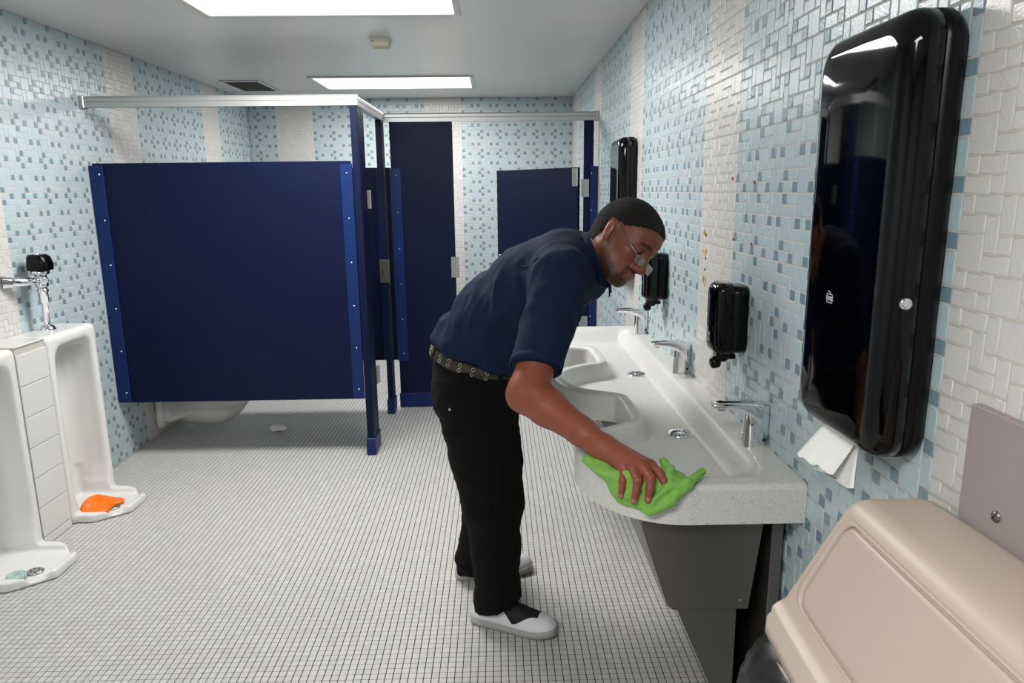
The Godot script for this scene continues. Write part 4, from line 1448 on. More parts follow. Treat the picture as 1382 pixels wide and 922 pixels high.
func person() -> void:
	var base := Vector3(-0.03, 0, -2.58)
	var P := thing("person", "man in navy polo shirt and black trousers leaning over the sink, wiping it", "person", base)
	var off := -base
	# --- joints
	var S := Vector3(0.190, 1.340, -2.130)
	var E := Vector3(0.080, 1.045, -1.930)
	var Wr := Vector3(0.258, 0.962, -1.722)
	var SL := Vector3(0.300, 1.300, -2.480)
	var EL := Vector3(0.110, 1.090, -2.690)
	var WL := Vector3(0.015, 0.880, -2.735)
	# --- trousers
	var legR := [[Vector3(-0.085, 0.88, -2.475), 0.150], [Vector3(-0.052, 0.66, -2.445), 0.126], [Vector3(-0.031, 0.50, -2.430), 0.111], [Vector3(-0.022, 0.30, -2.425), 0.087], [Vector3(-0.017, 0.10, -2.423), 0.084], [Vector3(-0.018, 0.00, -2.423), 0.086]]
	var legL := [[Vector3(-0.100, 0.88, -2.650), 0.140], [Vector3(-0.085, 0.66, -2.690), 0.120], [Vector3(-0.075, 0.50, -2.715), 0.106], [Vector3(-0.068, 0.30, -2.742), 0.086], [Vector3(-0.098, 0.10, -2.757), 0.090], [Vector3(-0.100, 0.00, -2.757), 0.090]]
	var T := []
	for lg in [legL, legR]:
		for k in 5:
			T.append(fcap(lg[k][0], lg[k + 1][0], lg[k][1], lg[k + 1][1], Vector3(0, 0, 1), 0.88, 0.03))
	var zip := []
	T.append(cut(Vector3(-0.105, 0.052, 0), Vector3(0.42, -1, 0), 0.0))
	T.append(fcap(Vector3(-0.095, 1.10, -2.555), Vector3(-0.088, 0.88, -2.565), 0.150, 0.155, Vector3(0, 0, 1), 1.14, 0.05))
	var bt := deg_to_rad(17.0)
	var bup := Vector3(sin(bt), cos(bt), 0)
	var bc := Vector3(-0.092, 0.992, -2.555)
	T.append(cut(bc + bup * 0.026, bup, 0.0))
	var d := nets(T, Vector3(-0.32, 0.0, -2.92), Vector3(0.16, 1.12, -2.26), 0.009)
	var tro := part(P, "trousers", grainy(d, 0.010, Vector3(5, 11, 5), 5, func(p: Vector3): return 0.45 + 0.5 * clampf((0.36 - p.y) * 3.0, 0.0, 1.0) + 0.5 * clampf(1.0 - absf(p.y - 0.82) * 5.0, 0.0, 1.0), 1), M.black_twill, off)
	# seams and pocket
	var seam := MB.new()
	for line in [[Vector3(-0.225, 0.93, -2.1), Vector3(-0.130, 0.905, -2.1), Vector3(-0.120, 0.78, -2.1), Vector3(-0.185, 0.775, -2.1)], [Vector3(0.020, 0.93, -2.1), Vector3(-0.005, 0.86, -2.1), Vector3(-0.03, 0.80, -2.1)], [Vector3(-0.06, 0.90, -2.1), Vector3(-0.045, 0.70, -2.1), Vector3(-0.03, 0.45, -2.1), Vector3(-0.02, 0.2, -2.1)]]:
		var pts := []
		for k in line.size() - 1:
			for j in 8:
				pts.append(hit(T, line[k].lerp(line[k + 1], j / 8.0), Vector3(0, 0, -1)))
		seam.tube(pts, 0.0018, 5)
	part(tro, "seam", seam.mesh(), M.black_twill)
	var lb := hit(T, Vector3(-0.168, 0.865, -2.1), Vector3(0, 0, -1))
	var lab := part(tro, "pocket_label", MB.new().box(lb, Vector3(0.016, 0.009, 0.006), 0.001, Basis(Vector3(0, 0, 1), -0.25)).mesh(), M.mark_white)
	lab.set_meta("label", "tiny white and red pocket label")
	part(tro, "label_stripe", MB.new().box(lb + Vector3(0, -0.001, 0.001), Vector3(0.012, 0.003, 0.006), 0.0005, Basis(Vector3(0, 0, 1), -0.25)).mesh(), M.red_mark)
	# --- belt
	var fw := Vector3(cos(bt), -sin(bt), 0)
	var ring_in := []
	for k in 72:
		var a := TAU * k / 72
		var dir := fw * cos(a) + Vector3(0, 0, 1) * sin(a)
		var h := hit(T, bc + bup * 0.004 + dir * 0.4, -dir)
		ring_in.append([h, dir])
	var belt := []
	for k in 73:
		var q: Array = ring_in[k % 72]
		var b0: Vector3 = q[0]
		var n: Vector3 = q[1]
		belt.append(PackedVector3Array([b0 - n * 0.004 - bup * 0.021, b0 + n * 0.004 - bup * 0.021, b0 + n * 0.005 + bup * 0.021, b0 - n * 0.004 + bup * 0.021]))
	var bl := part(P, "belt", MB.new().loft(belt, false, false).mesh(), M.belt_web, off)
	for k in 72:
		if k % 3 == 0 and k > 12 and k < 44:
			for s in [-1, 1]:
				var q: Array = ring_in[k]
				part(bl, "eyelet", MB.new().ring_torus(q[0] + q[1] * 0.0052 + bup * 0.009 * s, q[1], 0.0058, 0.0014, 12, 5).mesh(), M.nickel)
				part(bl, "eyelet_shade", MB.new().lathe(q[0] + q[1] * 0.0046 + bup * 0.009 * s, q[1], [[0.0042, 0.0], [0.0042, 0.0006]], 8).mesh(), M.matte_black)  # black disc painted for the shade inside the eyelet
	for k in [12, 30]:
		var q: Array = ring_in[k]
		part(tro, "belt_loop", MB.new().box(q[0] + q[1] * 0.007, Vector3(0.012, 0.062, 0.004), 0.001, Basis(q[1].cross(bup).normalized() * -1.0, bup, q[1])).mesh(), M.black_twill)
	# --- shirt
	var lat0 := Vector3(-0.12, 0.03, 0.99)
	var lat1 := Vector3(-0.27, 0.05, 0.96)
	var armd := (E - S).normalized()
	var se := S.lerp(E, 0.80)
	var armdl := (EL - SL).normalized()
	var sel := SL.lerp(EL, 0.75)
	var shirt := [
		cap(S, S.lerp(E, 1.0), 0.084, 0.072, 0.0), cut(se, armd + Vector3(0.12, 0.0, 0.05), 0.004),
	]
	var shirt2 := [
		cap(SL, EL, 0.080, 0.072, 0.0), cut(sel, armdl, 0.004),
	]
	var torso := [
		fcap(Vector3(-0.088, 1.015, -2.550), Vector3(0.012, 1.160, -2.480), 0.160, 0.152, lat0, 1.13, 0.06),
		fcap(Vector3(0.012, 1.160, -2.480), Vector3(0.130, 1.285, -2.375), 0.152, 0.142, lat1, 1.22, 0.06),
		fcap(Vector3(0.130, 1.285, -2.375), Vector3(0.222, 1.348, -2.305), 0.142, 0.112, lat1, 1.32, 0.06),
		cap(Vector3(0.215, 1.370, -2.30), Vector3(0.300, 1.385, -2.262), 0.098, 0.078, 0.06),
		cap(Vector3(0.20, 1.37, -2.27), S + Vector3(0, 0.004, 0), 0.085, 0.083, 0.05),
		cap(Vector3(0.23, 1.36, -2.33), SL, 0.085, 0.080, 0.05),
		fcap(Vector3(-0.075, 1.035, -2.550), Vector3(-0.03, 1.02, -2.545), 0.170, 0.165, lat0, 1.13, 0.03),
	]
	var hem := deg_to_rad(20.0)
	var hup := Vector3(sin(hem), cos(hem), 0)
	var hemcut := cut(Vector3(-0.09, 1.018, -2.55), -hup, 0.012)
	var neck_o := Vector3(0.318, 1.392, -2.252)
	var neck_n := Vector3(0.93, 0.30, 0.20).normalized()
	var all_shirt := shirt + torso + [hemcut, cut(neck_o + neck_n * 0.012, neck_n, 0.01)]
	d = nets(all_shirt, Vector3(-0.32, 0.92, -2.82), Vector3(0.42, 1.52, -1.84), 0.0085)
	var axis := Vector3(0.72, 0.66, 0.2).normalized()
	part(P, "shirt", grainy(d, 0.014, Vector3(5.5, 3.2, 8.0), 12, func(p: Vector3): return clampf(1.15 - maxf(0.0, p.y - 1.26) * 4.0, 0.15, 1.0) * clampf(p.distance_to(se) * 9.0 - 0.75, 0.08, 1.0), 1), M.navy_pique, off)
	d = nets(shirt2 + [cap(SL, Vector3(0.2, 1.3, -2.40), 0.08, 0.09, 0.03)], Vector3(0.0, 0.98, -2.82), Vector3(0.42, 1.42, -2.28), 0.010)
	part(P, "left_sleeve", arr_mesh(d.v, smooth_normals(d.v, d.i), d.i), M.navy_pique, off)
	# hem band of the near sleeve and shoulder seam
	var hb := []
	var e1 := armd.cross(Vector3(0, 0, 1)).normalized()
	var e2 := armd.cross(e1)
	var cn := (armd + Vector3(0.12, 0.0, 0.05)).normalized()
	for k in 33:
		var a := TAU * k / 32
		var dir := e1 * cos(a) + e2 * sin(a)
		var o := se + dir * 0.0755
		o -= armd * ((o - se).dot(cn) / armd.dot(cn)) + armd * 0.013
		hb.append(PackedVector3Array([o - dir * 0.004 - armd * 0.012, o + dir * 0.0012 - armd * 0.012, o + dir * 0.0008 + armd * 0.012, o - dir * 0.006 + armd * 0.0125]))
	part(P, "sleeve_hem", MB.new().loft(hb, false, false).mesh(), M.navy_pique, off)
	# shoulder seam of the near sleeve
	var sm := []
	var so := S + armd * 0.012
	for k in 15:
		var a := lerpf(-2.0, 1.9, k / 14.0)
		var dir := (e1 * cos(a) + e2 * sin(a) - armd * 0.35).normalized()
		sm.append(hit(all_shirt, so + dir * 0.22, -dir) + dir * 0.0002)
	part(P, "shoulder_seam", MB.new().tube(sm, 0.0022, 6).mesh(), M.navy_pique, off)
	# --- collar
	var cu := (Vector3.UP - neck_n * neck_n.y).normalized()
	var cs := neck_n.cross(cu)
	var coll := []
	for k in 41:
		var a := -PI * 0.93 + TAU * 0.93 * k / 40.0
		var e := cu * cos(a) + cs * sin(a)
		var front := smoothstep(0.55, 1.0, absf(a) / PI)
		var ob := neck_o + e * lerpf(0.085, 0.096, front) - neck_n * (0.030 - 0.035 * front)
		var ot := neck_o + e * lerpf(0.0725, 0.080, front) + neck_n * (0.026 - 0.012 * front)
		var w := (ob - ot).cross(e.cross(neck_n)).normalized()
		coll.append(PackedVector3Array([ob, ob + e * 0.007, ot + e * 0.006 + neck_n * 0.002, ot - e * 0.001, ot - e * 0.006 - neck_n * 0.006, ob - e * 0.004]))
	part(P, "collar", MB.new().loft(coll, true, true).mesh(), M.navy_pique, off)
	for s in [-1, 1]:
		var a: float = PI * 0.90 * s
		var e := cu * cos(a) + cs * sin(a)
		var q := neck_o + e * 0.088
		part(P, "collar_point", MB.new().prism(q - e * 0.008 + neck_n * 0.012, (e - neck_n * 0.25).normalized(), cs * float(s), neck_n, PackedVector2Array([Vector2(0, 0.012), Vector2(0.052, 0.004), Vector2(0.02, -0.030), Vector2(-0.01, -0.02)]), 0.005).mesh(), M.navy_pique, off)
	# --- head
	var pitch := deg_to_rad(42.0)
	var yaw := deg_to_rad(43.0)
	var f0 := Vector3(cos(pitch), -sin(pitch), 0)
	var hu := Vector3(sin(pitch), cos(pitch), 0)
	var hf := f0 * cos(yaw) + Vector3(0, 0, 1) * sin(yaw)
	var hr := hf.cross(hu)
	var ho := Vector3(0.386, 1.444, -2.205)
	var HB := Basis(hf, hu, hr).scaled_local(Vector3.ONE * 1.05)
	var HT := Transform3D(HB, ho)
	var nb := HT.affine_inverse() * Vector3(0.235, 1.360, -2.285)
	var Hd := [
		elli(Vector3(-0.012, 0.040, 0), Vector3(0.100, 0.088, 0.077), 0.0),
		elli(Vector3(-0.045, 0.010, 0), Vector3(0.060, 0.064, 0.064), 0.03),
		elli(Vector3(0.043, 0.045, 0), Vector3(0.052, 0.055, 0.061), 0.03),
		elli(Vector3(0.038, -0.030, 0), Vector3(0.054, 0.078, 0.059), 0.03),
		elli(Vector3(0.074, -0.094, 0), Vector3(0.021, 0.019, 0.024), 0.02),
		elli(Vector3(0.076, -0.062, 0), Vector3(0.024, 0.022, 0.029), 0.02),
	]
	for s in [-1, 1]:
		Hd.append(cap(Vector3(-0.005, -0.045, 0.050 * s), Vector3(0.062, -0.089, 0.021 * s), 0.021, 0.019, 0.025))
		Hd.append(elli(Vector3(0.060, -0.014, 0.041 * s), Vector3(0.024, 0.018, 0.020), 0.02))
		Hd.append(cap(Vector3(0.088, 0.025, 0.010 * s), Vector3(0.070, 0.026, 0.046 * s), 0.010, 0.009, 0.012))
		Hd.append(elli(Vector3(0.095, 0.004, 0.033 * s), Vector3(0.016, 0.010, 0.016), 0.012, 1))
		Hd.append(elli(Vector3(0.0765, 0.005, 0.032 * s), Vector3(0.0125, 0.0125, 0.0125), 0.002))
		Hd.append(elli(Vector3(0.0770, 0.0075, 0.032 * s), Vector3(0.0135, 0.0105, 0.0155), 0.003))
		Hd.append(elli(Vector3(0.100, -0.034, 0.0145 * s), Vector3(0.012, 0.010, 0.009), 0.008))
		Hd.append(cap(Vector3(0.0985, -0.0565, 0.004 * s), Vector3(0.086, -0.061, 0.024 * s), 0.0072, 0.004, 0.006))
		Hd.append(cap(Vector3(0.0975, -0.0685, 0.003 * s), Vector3(0.086, -0.0645, 0.022 * s), 0.0078, 0.004, 0.005))
		# ear
		var eb := Basis(Vector3(0, 1, 0), -0.28 * s) * Basis(Vector3(0, 0, 1), 0.25)
		Hd.append(elli(Vector3(-0.014, 0.000, 0.076 * s), Vector3(0.0165, 0.029, 0.008), 0.006, 0, eb))
		Hd.append(elli(Vector3(-0.006, -0.022, 0.073 * s), Vector3(0.009, 0.011, 0.007), 0.006, 0, eb))
		Hd.append(elli(Vector3(-0.011, 0.000, 0.085 * s), Vector3(0.0085, 0.017, 0.007), 0.006, 1, eb))
	Hd.append(cap(Vector3(0.088, 0.018, 0), Vector3(0.109, -0.026, 0), 0.0085, 0.0125, 0.012))
	Hd.append(elli(Vector3(0.111, -0.030, 0), Vector3(0.014, 0.0115, 0.014), 0.008))
	Hd.append(cap(Vector3(0.104, -0.0625, -0.016), Vector3(0.104, -0.0625, 0.016), 0.0022, 0.0022, 0.003, 1))
	Hd.append(cap(Vector3(-0.030, -0.035, 0), nb, 0.056, 0.064, 0.03))
	d = nets(Hd, Vector3(-0.16, -0.21, -0.14), Vector3(0.14, 0.145, 0.11), 0.0032)
	var V: PackedVector3Array = relax(d.v, d.i, 1, 0.35)
	var N := smooth_normals(V, d.i)
	var C := PackedColorArray()
	var skin := lin(0.50, 0.285, 0.210)
	var dark := lin(0.38, 0.195, 0.140)
	var lip := lin(0.50, 0.265, 0.235)
	var hairc := lin(0.10, 0.075, 0.062)
	var hairm := PackedFloat32Array()
	var beardm := PackedFloat32Array()
	var fn := FastNoiseLite.new()
	fn.seed = 77
	fn.frequency = 1.0
	for k in V.size():
		var q := V[k]
		var az := absf(q.z)
		var c := skin.lerp(dark, clampf(0.35 + 0.5 * fn.get_noise_3dv(q * 40.0), 0.0, 1.0) * 0.5)
		# hairline
		var hl := -0.055
		if q.x > 0.085:
			hl = 0.078
		elif q.x > 0.035:
			hl = lerpf(0.045, 0.078, (q.x - 0.035) / 0.05)
		elif q.x > 0.018:
			hl = lerpf(0.034, 0.045, (q.x - 0.018) / 0.017)
		elif q.x > -0.004:
			hl = 0.034
		elif q.x > -0.045:
			hl = lerpf(-0.050, 0.030, clampf((q.x + 0.045) / 0.030, 0.0, 1.0))
		hl += 0.006 * fn.get_noise_3dv(q * 160.0)
		var ear := az > 0.0745 and q.x > -0.036 and q.x < 0.007 and q.y < 0.031 and q.y > -0.037
		var hm := 0.0 if ear else smoothstep(-0.008, 0.009, q.y - hl)
		if q.x < -0.02 and q.y < -0.06:
			hm = 0.0
		hairm.append(hm)
		# beard
		var bl_ := -0.005
		if q.x > 0.07:
			bl_ = -0.078
		elif q.x > 0.02:
			bl_ = lerpf(-0.048, -0.074, (q.x - 0.02) / 0.05)
		elif q.x > 0.0:
			bl_ = lerpf(0.030, -0.048, q.x / 0.02)
		var bm := smoothstep(0.004, -0.006, q.y - bl_) * smoothstep(-0.004, 0.010, q.x) * smoothstep(-0.122, -0.108, q.y)
		if q.x > 0.080 and az < 0.030:
			bm = maxf(bm, smoothstep(0.006, 0.002, absf(q.y + 0.0480)) * 0.9)
		if q.x > 0.074 and az > 0.022 and az < 0.034 and q.y < -0.046:
			bm = maxf(bm, 0.75)
		var lipm := smoothstep(0.0115, 0.0085, absf(q.y + 0.0632)) * smoothstep(0.025, 0.020, az) * smoothstep(0.090, 0.095, q.x)
		bm *= 1.0 - lipm
		if ear:
			bm = 0.0
		beardm.append(bm)
		c = c.lerp(lip, lipm)
		c = c.lerp(hairc, bm * (lerpf(0.62, 0.86, smoothstep(0.02, 0.075, q.x)) + 0.22 * fn.get_noise_3dv(q * 260.0)))
		var brow := smoothstep(0.0065, 0.0035, absf(q.y - 0.0265 - 0.004 * sin(az * 70.0))) * smoothstep(0.008, 0.014, az) * smoothstep(0.054, 0.048, az) * smoothstep(0.062, 0.070, q.x)
		c = c.lerp(hairc, brow * 0.85)
		# eyes, mostly covered by the lids
		var ey := q.distance_to(Vector3(0.0765, 0.005, 0.032 * signf(q.z)))
		if ey < 0.0132 and q.y < 0.0035 and q.y > -0.006 and q.x > 0.082:
			c = lin(0.55, 0.50, 0.46) if absf(az - 0.033) > 0.005 else lin(0.06, 0.04, 0.03)
		if ear:
			c = c.lerp(lin(0.60, 0.31, 0.25), 0.45)
		c = c.lerp(hairc, hm * 0.9)
		C.append(c)
	var W := PackedVector3Array()
	var WN := PackedVector3Array()
	for k in V.size():
		W.append(HT * V[k])
		WN.append((HB * N[k]).normalized())
	var A := {"v": PackedVector3Array(), "n": PackedVector3Array(), "c": PackedColorArray(), "i": PackedInt32Array()}
	body_add(A, W, d.i, WN, C)
	# hair: the masked faces once more, lifted off the scalp
	for g in 1:
		var mk := hairm
		var lift := 0.0030
		var remap := {}
		var v2 := PackedVector3Array()
		var i2 := PackedInt32Array()
		for t in range(0, d.i.size(), 3):
			var ia: int = d.i[t]
			var ib: int = d.i[t + 1]
			var ic: int = d.i[t + 2]
			if mk[ia] < 0.35 or mk[ib] < 0.35 or mk[ic] < 0.35:
				continue
			for q in [ia, ib, ic]:
				if not remap.has(q):
					remap[q] = v2.size()
					var s := clampf((mk[q] - 0.35) / 0.5, 0.0, 1.0)
					v2.append(HT * (V[q] + N[q] * (lift * s * (1.0 + 0.6 * fn.get_noise_3dv(V[q] * 220.0)) - 0.0004)))
				i2.append(remap[q])
		if i2.size():
			part(P, "hair", arr_mesh(v2, smooth_normals(v2, i2), i2), M.hair, off)
	# --- arms and hands
	var tan_ := skin.lerp(lin(0.57, 0.295, 0.215), 0.8)
	var fa := (Wr - E).normalized()
	var armR := [cap(S, E, 0.062, 0.054, 0.0), cap(E, E.lerp(Wr, 0.28), 0.055, 0.052, 0.03), cap(E.lerp(Wr, 0.28), E.lerp(Wr, 0.75), 0.052, 0.037, 0.02), cap(E.lerp(Wr, 0.75), Wr, 0.037, 0.031, 0.02), cap(E + Vector3(-0.022, -0.010, 0.0), E, 0.034, 0.045, 0.02)]
	var armL := [cap(SL, EL, 0.055, 0.048, 0.0), cap(EL, EL.lerp(WL, 0.4), 0.048, 0.044, 0.02), cap(EL.lerp(WL, 0.4), WL, 0.044, 0.030, 0.02)]
	for q in [[armR, Vector3(-0.02, 0.88, -2.25), Vector3(0.34, 1.44, -1.64)], [armL, Vector3(-0.06, 0.82, -2.80), Vector3(0.40, 1.40, -2.38)]]:
		d = nets(q[0], q[1], q[2], 0.0075)
		V = relax(d.v, d.i, 2)
		C = PackedColorArray()
		for k in V.size():
			C.append(tan_.lerp(dark, clampf(0.3 + 0.5 * fn.get_noise_3dv(V[k] * 25.0), 0.0, 1.0) * 0.35))
		body_add(A, V, d.i, smooth_normals(V, d.i), C)
	# right hand: knuckle, middle joint, tip of little, ring, middle and index finger
	var F := [
		[Vector3(0.2960, 0.9340, -1.650), Vector3(0.2950, 0.9130, -1.615), Vector3(0.2900, 0.8740, -1.612), 0.0100],
		[Vector3(0.3190, 0.9440, -1.637), Vector3(0.3255, 0.9240, -1.587), Vector3(0.3155, 0.8740, -1.580), 0.0112],
		[Vector3(0.3430, 0.9460, -1.627), Vector3(0.3535, 0.9330, -1.577), Vector3(0.3465, 0.8830, -1.566), 0.0116],
		[Vector3(0.3660, 0.9410, -1.637), Vector3(0.3800, 0.9340, -1.600), Vector3(0.3900, 0.9080, -1.576), 0.0112],
	]
	var hand := []
	var tips := []
	for q in F:
		var k0: Vector3 = q[0]
		var k1: Vector3 = q[1]
		var k3: Vector3 = q[2]
		var r: float = q[3]
		var out := (k1 - k0.lerp(k3, 0.5)).normalized()
		var k2 := k1.lerp(k3, 0.52) + out * 0.004
		hand.append(cap(Wr + (k0 - k0.lerp(Vector3(0.331, 0.94, -1.638), 0.55)) * 0.9, k0, 0.021, r * 1.25, 0.016))
		hand.append(cap(k0, k1, r * 1.18, r * 1.0, 0.006))
		hand.append(cap(k1, k2, r * 1.02, r * 0.88, 0.004))
		hand.append(cap(k2, k3, r * 0.90, r * 0.74, 0.003))
		tips.append([k2, k3, out, r])
	hand.append(cap(Wr - fa * 0.05, Wr, 0.033, 0.030, 0.02))
	hand.append(cap(Wr + Vector3(0.015, -0.004, 0.012), Vector3(0.335, 0.932, -1.690), 0.020, 0.0155, 0.016))
	hand.append(cap(Vector3(0.335, 0.932, -1.690), Vector3(0.370, 0.925, -1.665), 0.0145, 0.0125, 0.008))
	hand.append(cap(Vector3(0.370, 0.925, -1.665), Vector3(0.385, 0.921, -1.640), 0.0125, 0.010, 0.004))
	d = nets(hand, Vector3(0.18, 0.83, -1.80), Vector3(0.43, 1.02, -1.53), 0.0027)
	V = relax(d.v, d.i, 1, 0.4)
	N = smooth_normals(V, d.i)
	C = PackedColorArray()
	var nail := lin(0.66, 0.44, 0.38)
	for k in V.size():
		var c := tan_.lerp(dark, clampf(0.3 + 0.6 * fn.get_noise_3dv(V[k] * 45.0), 0.0, 1.0) * 0.4)
		for tq in tips:
			var k3: Vector3 = tq[1]
			var rel: Vector3 = V[k] - k3
			if rel.length() < tq[3] * 1.35 and rel.dot(tq[2]) > tq[3] * 0.30 and absf(rel.dot((tq[1] - tq[0]).normalized())) < tq[3] * 0.75:
				c = nail
		C.append(c)
	body_add(A, V, d.i, N, C)
	# left hand rests on the left thigh
	var lh := []
	var palm := WL + Vector3(-0.01, -0.05, 0.03)
	lh.append(fcap(WL, palm, 0.028, 0.024, Vector3(1, 0, 0), 1.5, 0.02))
	for q in 4:
		var k0 := palm + Vector3(-0.030 + 0.020 * q, -0.03, 0.015)
		lh.append(cap(palm, k0, 0.018, 0.012, 0.012))
		lh.append(cap(k0, k0 + Vector3(0.006, -0.045 + 0.006 * absf(q - 1.5), 0.008), 0.0110, 0.0085, 0.004))
	lh.append(cap(WL + Vector3(0.02, -0.02, 0.0), palm + Vector3(0.062, -0.02, 0.012), 0.016, 0.010, 0.01))
	d = nets(lh, WL + Vector3(-0.12, -0.20, -0.1), WL + Vector3(0.14, 0.06, 0.14), 0.005)
	C = PackedColorArray()
	for k in d.v.size():
		C.append(tan_)
	body_add(A, d.v, d.i, smooth_normals(d.v, d.i), C)
	part(P, "body", arr_mesh(A.v, A.n, A.i, A.c), M.skin, off)
	# --- glasses
	var G := part(P, "glasses", glasses_frame(), M.lens_frame)
	G.transform = Transform3D(HB, ho + off)
	for s in [-1, 1]:
		var o := Vector3(0.1085, -0.014, 0.031 * s)
		var lu := Vector3(-0.08 * s, 0, 1.0).normalized()
		var lv := Vector3(-0.12, 1, 0).normalized()
		var ln := lu.cross(lv)
		part(G, "lens", MB.new().loft([rr(o - ln * 0.0006, lu, lv, 0.0265, 0.0115, 0.006, 4), rr(o + ln * 0.0006, lu, lv, 0.0265, 0.0115, 0.006, 4)]).mesh(), M.lens)
	# --- shoes
	shoe(P, off, Vector3(-0.112, 0, -2.462), Vector3(0.196, 0, -2.338), 1.0)
	shoe(P, off, Vector3(-0.196, 0, -2.768), Vector3(0.128, 0, -2.818), -1.0)
	# --- cloth under the hand
	var by := atan2(0.50, 1.0)
	var FB := Basis(Vector3.UP, -by)
	var cl := [
		elli(Vector3(0.300, 0.916, -1.668), Vector3(0.080, 0.013, 0.050), 0.0, 0, FB),
		cap(Vector3(0.222, 0.924, -1.722), Vector3(0.262, 0.918, -1.690), 0.015, 0.017, 0.012),
		cap(Vector3(0.256, 0.918, -1.690), Vector3(0.300, 0.880, -1.622), 0.016, 0.014, 0.02),
		elli(Vector3(0.318, 0.888, -1.618), Vector3(0.062, 0.050, 0.012), 0.02, 0, FB),
		cap(Vector3(0.330, 0.880, -1.606), Vector3(0.347, 0.846, -1.580), 0.020, 0.010, 0.02),
		cap(Vector3(0.349, 0.848, -1.568), Vector3(0.395, 0.880, -1.560), 0.011, 0.0135, 0.006),
		cap(Vector3(0.395, 0.880, -1.560), Vector3(0.440, 0.918, -1.570), 0.0135, 0.0135, 0.008),
		cap(Vector3(0.440, 0.918, -1.572), Vector3(0.490, 0.926, -1.628), 0.0135, 0.0115, 0.008),
		elli(Vector3(0.395, 0.918, -1.625), Vector3(0.058, 0.013, 0.045), 0.012),
		elli(Vector3(0.365, 0.893, -1.588), Vector3(0.038, 0.032, 0.013), 0.012),
		cap(Vector3(0.352, 0.868, -1.570), Vector3(0.398, 0.915, -1.570), 0.010, 0.011, 0.003),
		cap(Vector3(0.398, 0.915, -1.572), Vector3(0.412, 0.936, -1.632), 0.011, 0.012, 0.003),
		cap(Vector3(0.410, 0.936, -1.632), Vector3(0.402, 0.940, -1.672), 0.012, 0.010, 0.003),
		elli(Vector3(0.415, 0.914, -1.592), Vector3(0.034, 0.012, 0.034), 0.008),
	]
	d = nets(cl, Vector3(0.19, 0.82, -1.77), Vector3(0.52, 0.97, -1.52), 0.004)
	var cloth := thing("cleaning_cloth", "bright green microfibre cloth held against the near edge of the sink", "cloth", Vector3(0.33, 0.84, -1.62))
	part(cloth, "fabric", grainy(d, 0.005, Vector3(28, 28, 28), 61, func(_p: Vector3): return 1.0, 1, false), M.green_cloth, -Vector3(0.33, 0.84, -1.62))

func glasses_frame() -> ArrayMesh:
	var mb := MB.new()
	for s in [-1, 1]:
		var o := Vector3(0.1085, -0.014, 0.031 * s)
		var lu := Vector3(-0.08 * s, 0, 1.0).normalized()
		var lv := Vector3(-0.12, 1, 0).normalized()
		var top := []
		for p in rr(o, lu, lv, 0.027, 0.012, 0.006, 4):
			top.append(p)
		top.append(top[0])
		mb.tube(top, 0.0009, 6)
		var hinge_pt: Vector3 = o + lu * 0.0275 * s + lv * 0.006
		mb.tube([hinge_pt, hinge_pt + Vector3(-0.006, 0.002, 0.006 * s), Vector3(0.045, 0.010, 0.0745 * s), Vector3(-0.006, 0.028, 0.0815 * s), Vector3(-0.020, 0.024, 0.080 * s)], 0.0014, 6)
	mb.tube([Vector3(0.112, -0.008, -0.008), Vector3(0.119, -0.004, 0), Vector3(0.112, -0.008, 0.008)], 0.0011, 6)
	return mb.mesh()

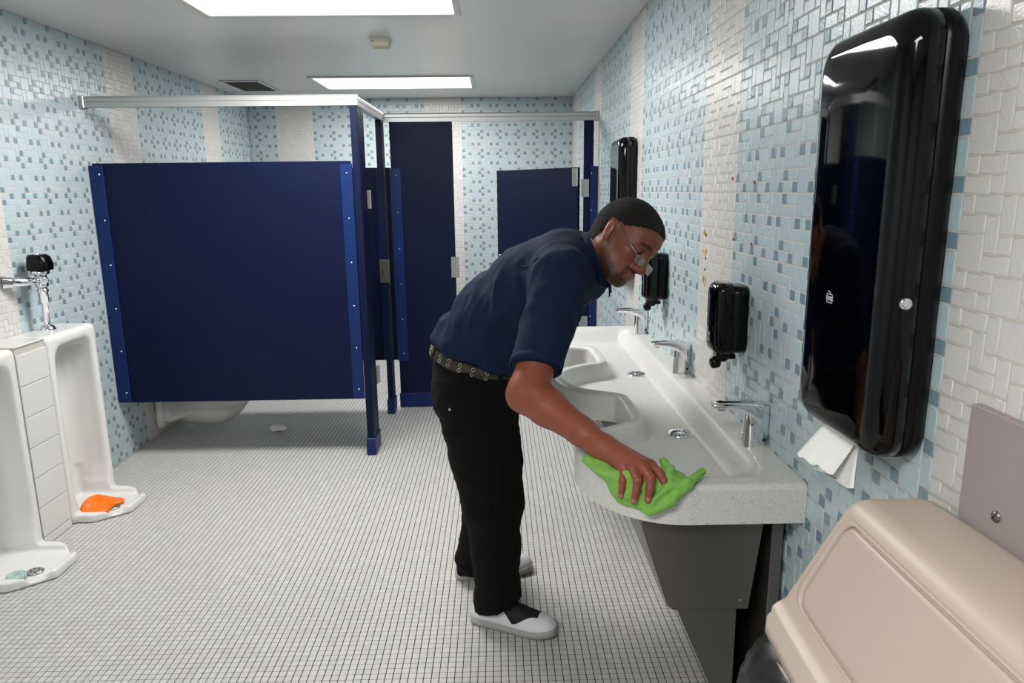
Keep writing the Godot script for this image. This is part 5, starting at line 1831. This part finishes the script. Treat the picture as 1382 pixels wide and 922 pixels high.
func shoe(P: Node3D, off: Vector3, heel: Vector3, toe: Vector3, side: float) -> void:
	var X := (toe - heel).normalized()
	var L := (toe - heel).length()
	var Z := X.cross(Vector3.UP)
	# [along, half width, top height]
	var prof := [[0.0, 0.014, 0.074], [0.012, 0.027, 0.084], [0.05, 0.036, 0.092], [0.14, 0.041, 0.100], [0.26, 0.043, 0.112], [0.36, 0.045, 0.118], [0.46, 0.048, 0.110], [0.56, 0.051, 0.097], [0.66, 0.0535, 0.087], [0.76, 0.054, 0.079], [0.85, 0.051, 0.072], [0.92, 0.043, 0.064], [0.97, 0.031, 0.053], [0.992, 0.016, 0.040]]
	var up := []
	var sole := []
	for q in prof:
		var ring := PackedVector3Array()
		var spring: float = 0.012 * smoothstep(0.75, 1.0, q[0])
		var o: Vector3 = heel + X * (q[0] * L)
		for k in 21:
			var t := PI * k / 20.0
			var cx: float = signf(cos(t)) * pow(absf(cos(t)), 0.75) * q[1]
			var cy: float = 0.022 + spring + pow(sin(t), 0.85) * (q[2] - 0.022 - spring * 0.6)
			# the upper leans in towards the laces
			ring.append(o + Z * cx * (1.0 - 0.28 * sin(t)) + Vector3.UP * cy)
		up.append(ring)
		var w: float = q[1] + 0.0035
		var a: Vector3 = heel + X * (q[0] * (L + 0.006) - 0.003)
		sole.append(PackedVector3Array([a + Z * w * 0.90 + Vector3.UP * (spring * 0.9 + 0.001), a + Z * w + Vector3.UP * (spring + 0.008), a + Z * w * 0.99 + Vector3.UP * (spring + 0.030), a - Z * w * 0.99 + Vector3.UP * (spring + 0.030), a - Z * w + Vector3.UP * (spring + 0.008), a - Z * w * 0.90 + Vector3.UP * (spring * 0.9 + 0.001)]))
	var s := part(P, "shoe", MB.new().loft(up).mesh(), M.shoe_white, off)
	part(s, "sole", MB.new().loft(sole).mesh(), M.shoe_sole)
	# black lace panel over the instep
	var pan := []
	for i in 11:
		var f := i / 10.0
		var ring := PackedVector3Array()
		var back := PackedVector3Array()
		var along := lerpf(0.34, 0.80, f)
		var o := heel + X * (along * L)
		var hw := 0.0
		var top := 0.0
		for k in prof.size() - 1:
			if prof[k][0] <= along and prof[k + 1][0] >= along:
				var g: float = (along - prof[k][0]) / (prof[k + 1][0] - prof[k][0])
				hw = lerpf(prof[k][1], prof[k + 1][1], g)
				top = lerpf(prof[k][2], prof[k + 1][2], g)
		var reach := lerpf(0.43, 0.14, smoothstep(0.40, 1.0, f)) if f > 0.40 else lerpf(0.22, 0.43, f / 0.40)
		for k in 13:
			var t := PI * lerpf(0.5 - reach, 0.5 + reach, k / 12.0)
			var cx := signf(cos(t)) * pow(absf(cos(t)), 0.75) * hw
			var cy := 0.022 + pow(sin(t), 0.85) * (top - 0.022)
			var pt := o + Z * cx * (1.0 - 0.28 * sin(t)) + Vector3.UP * cy
			var n := (Z * cx * 1.4 + Vector3.UP * (cy - 0.02)).normalized()
			ring.append(pt + n * 0.0028)
			back.append(pt - n * 0.003)
		back.reverse()
		ring.append_array(back)
		pan.append(ring)
	part(s, "tongue", MB.new().loft(pan).mesh(), M.shoe_black)
	for k in 5:
		var along := 0.36 + 0.06 * k
		var o := heel + X * (along * L)
		var h := lerpf(0.119, 0.088, k / 4.0)
		part(s, "lace", MB.new().tube([o - Z * 0.026 + Vector3.UP * (h - 0.014), o - Z * 0.012 + Vector3.UP * (h - 0.001), o + Z * 0.012 + Vector3.UP * (h - 0.001), o + Z * 0.026 + Vector3.UP * (h - 0.014)], 0.0032, 6).mesh(), M.shoe_black)
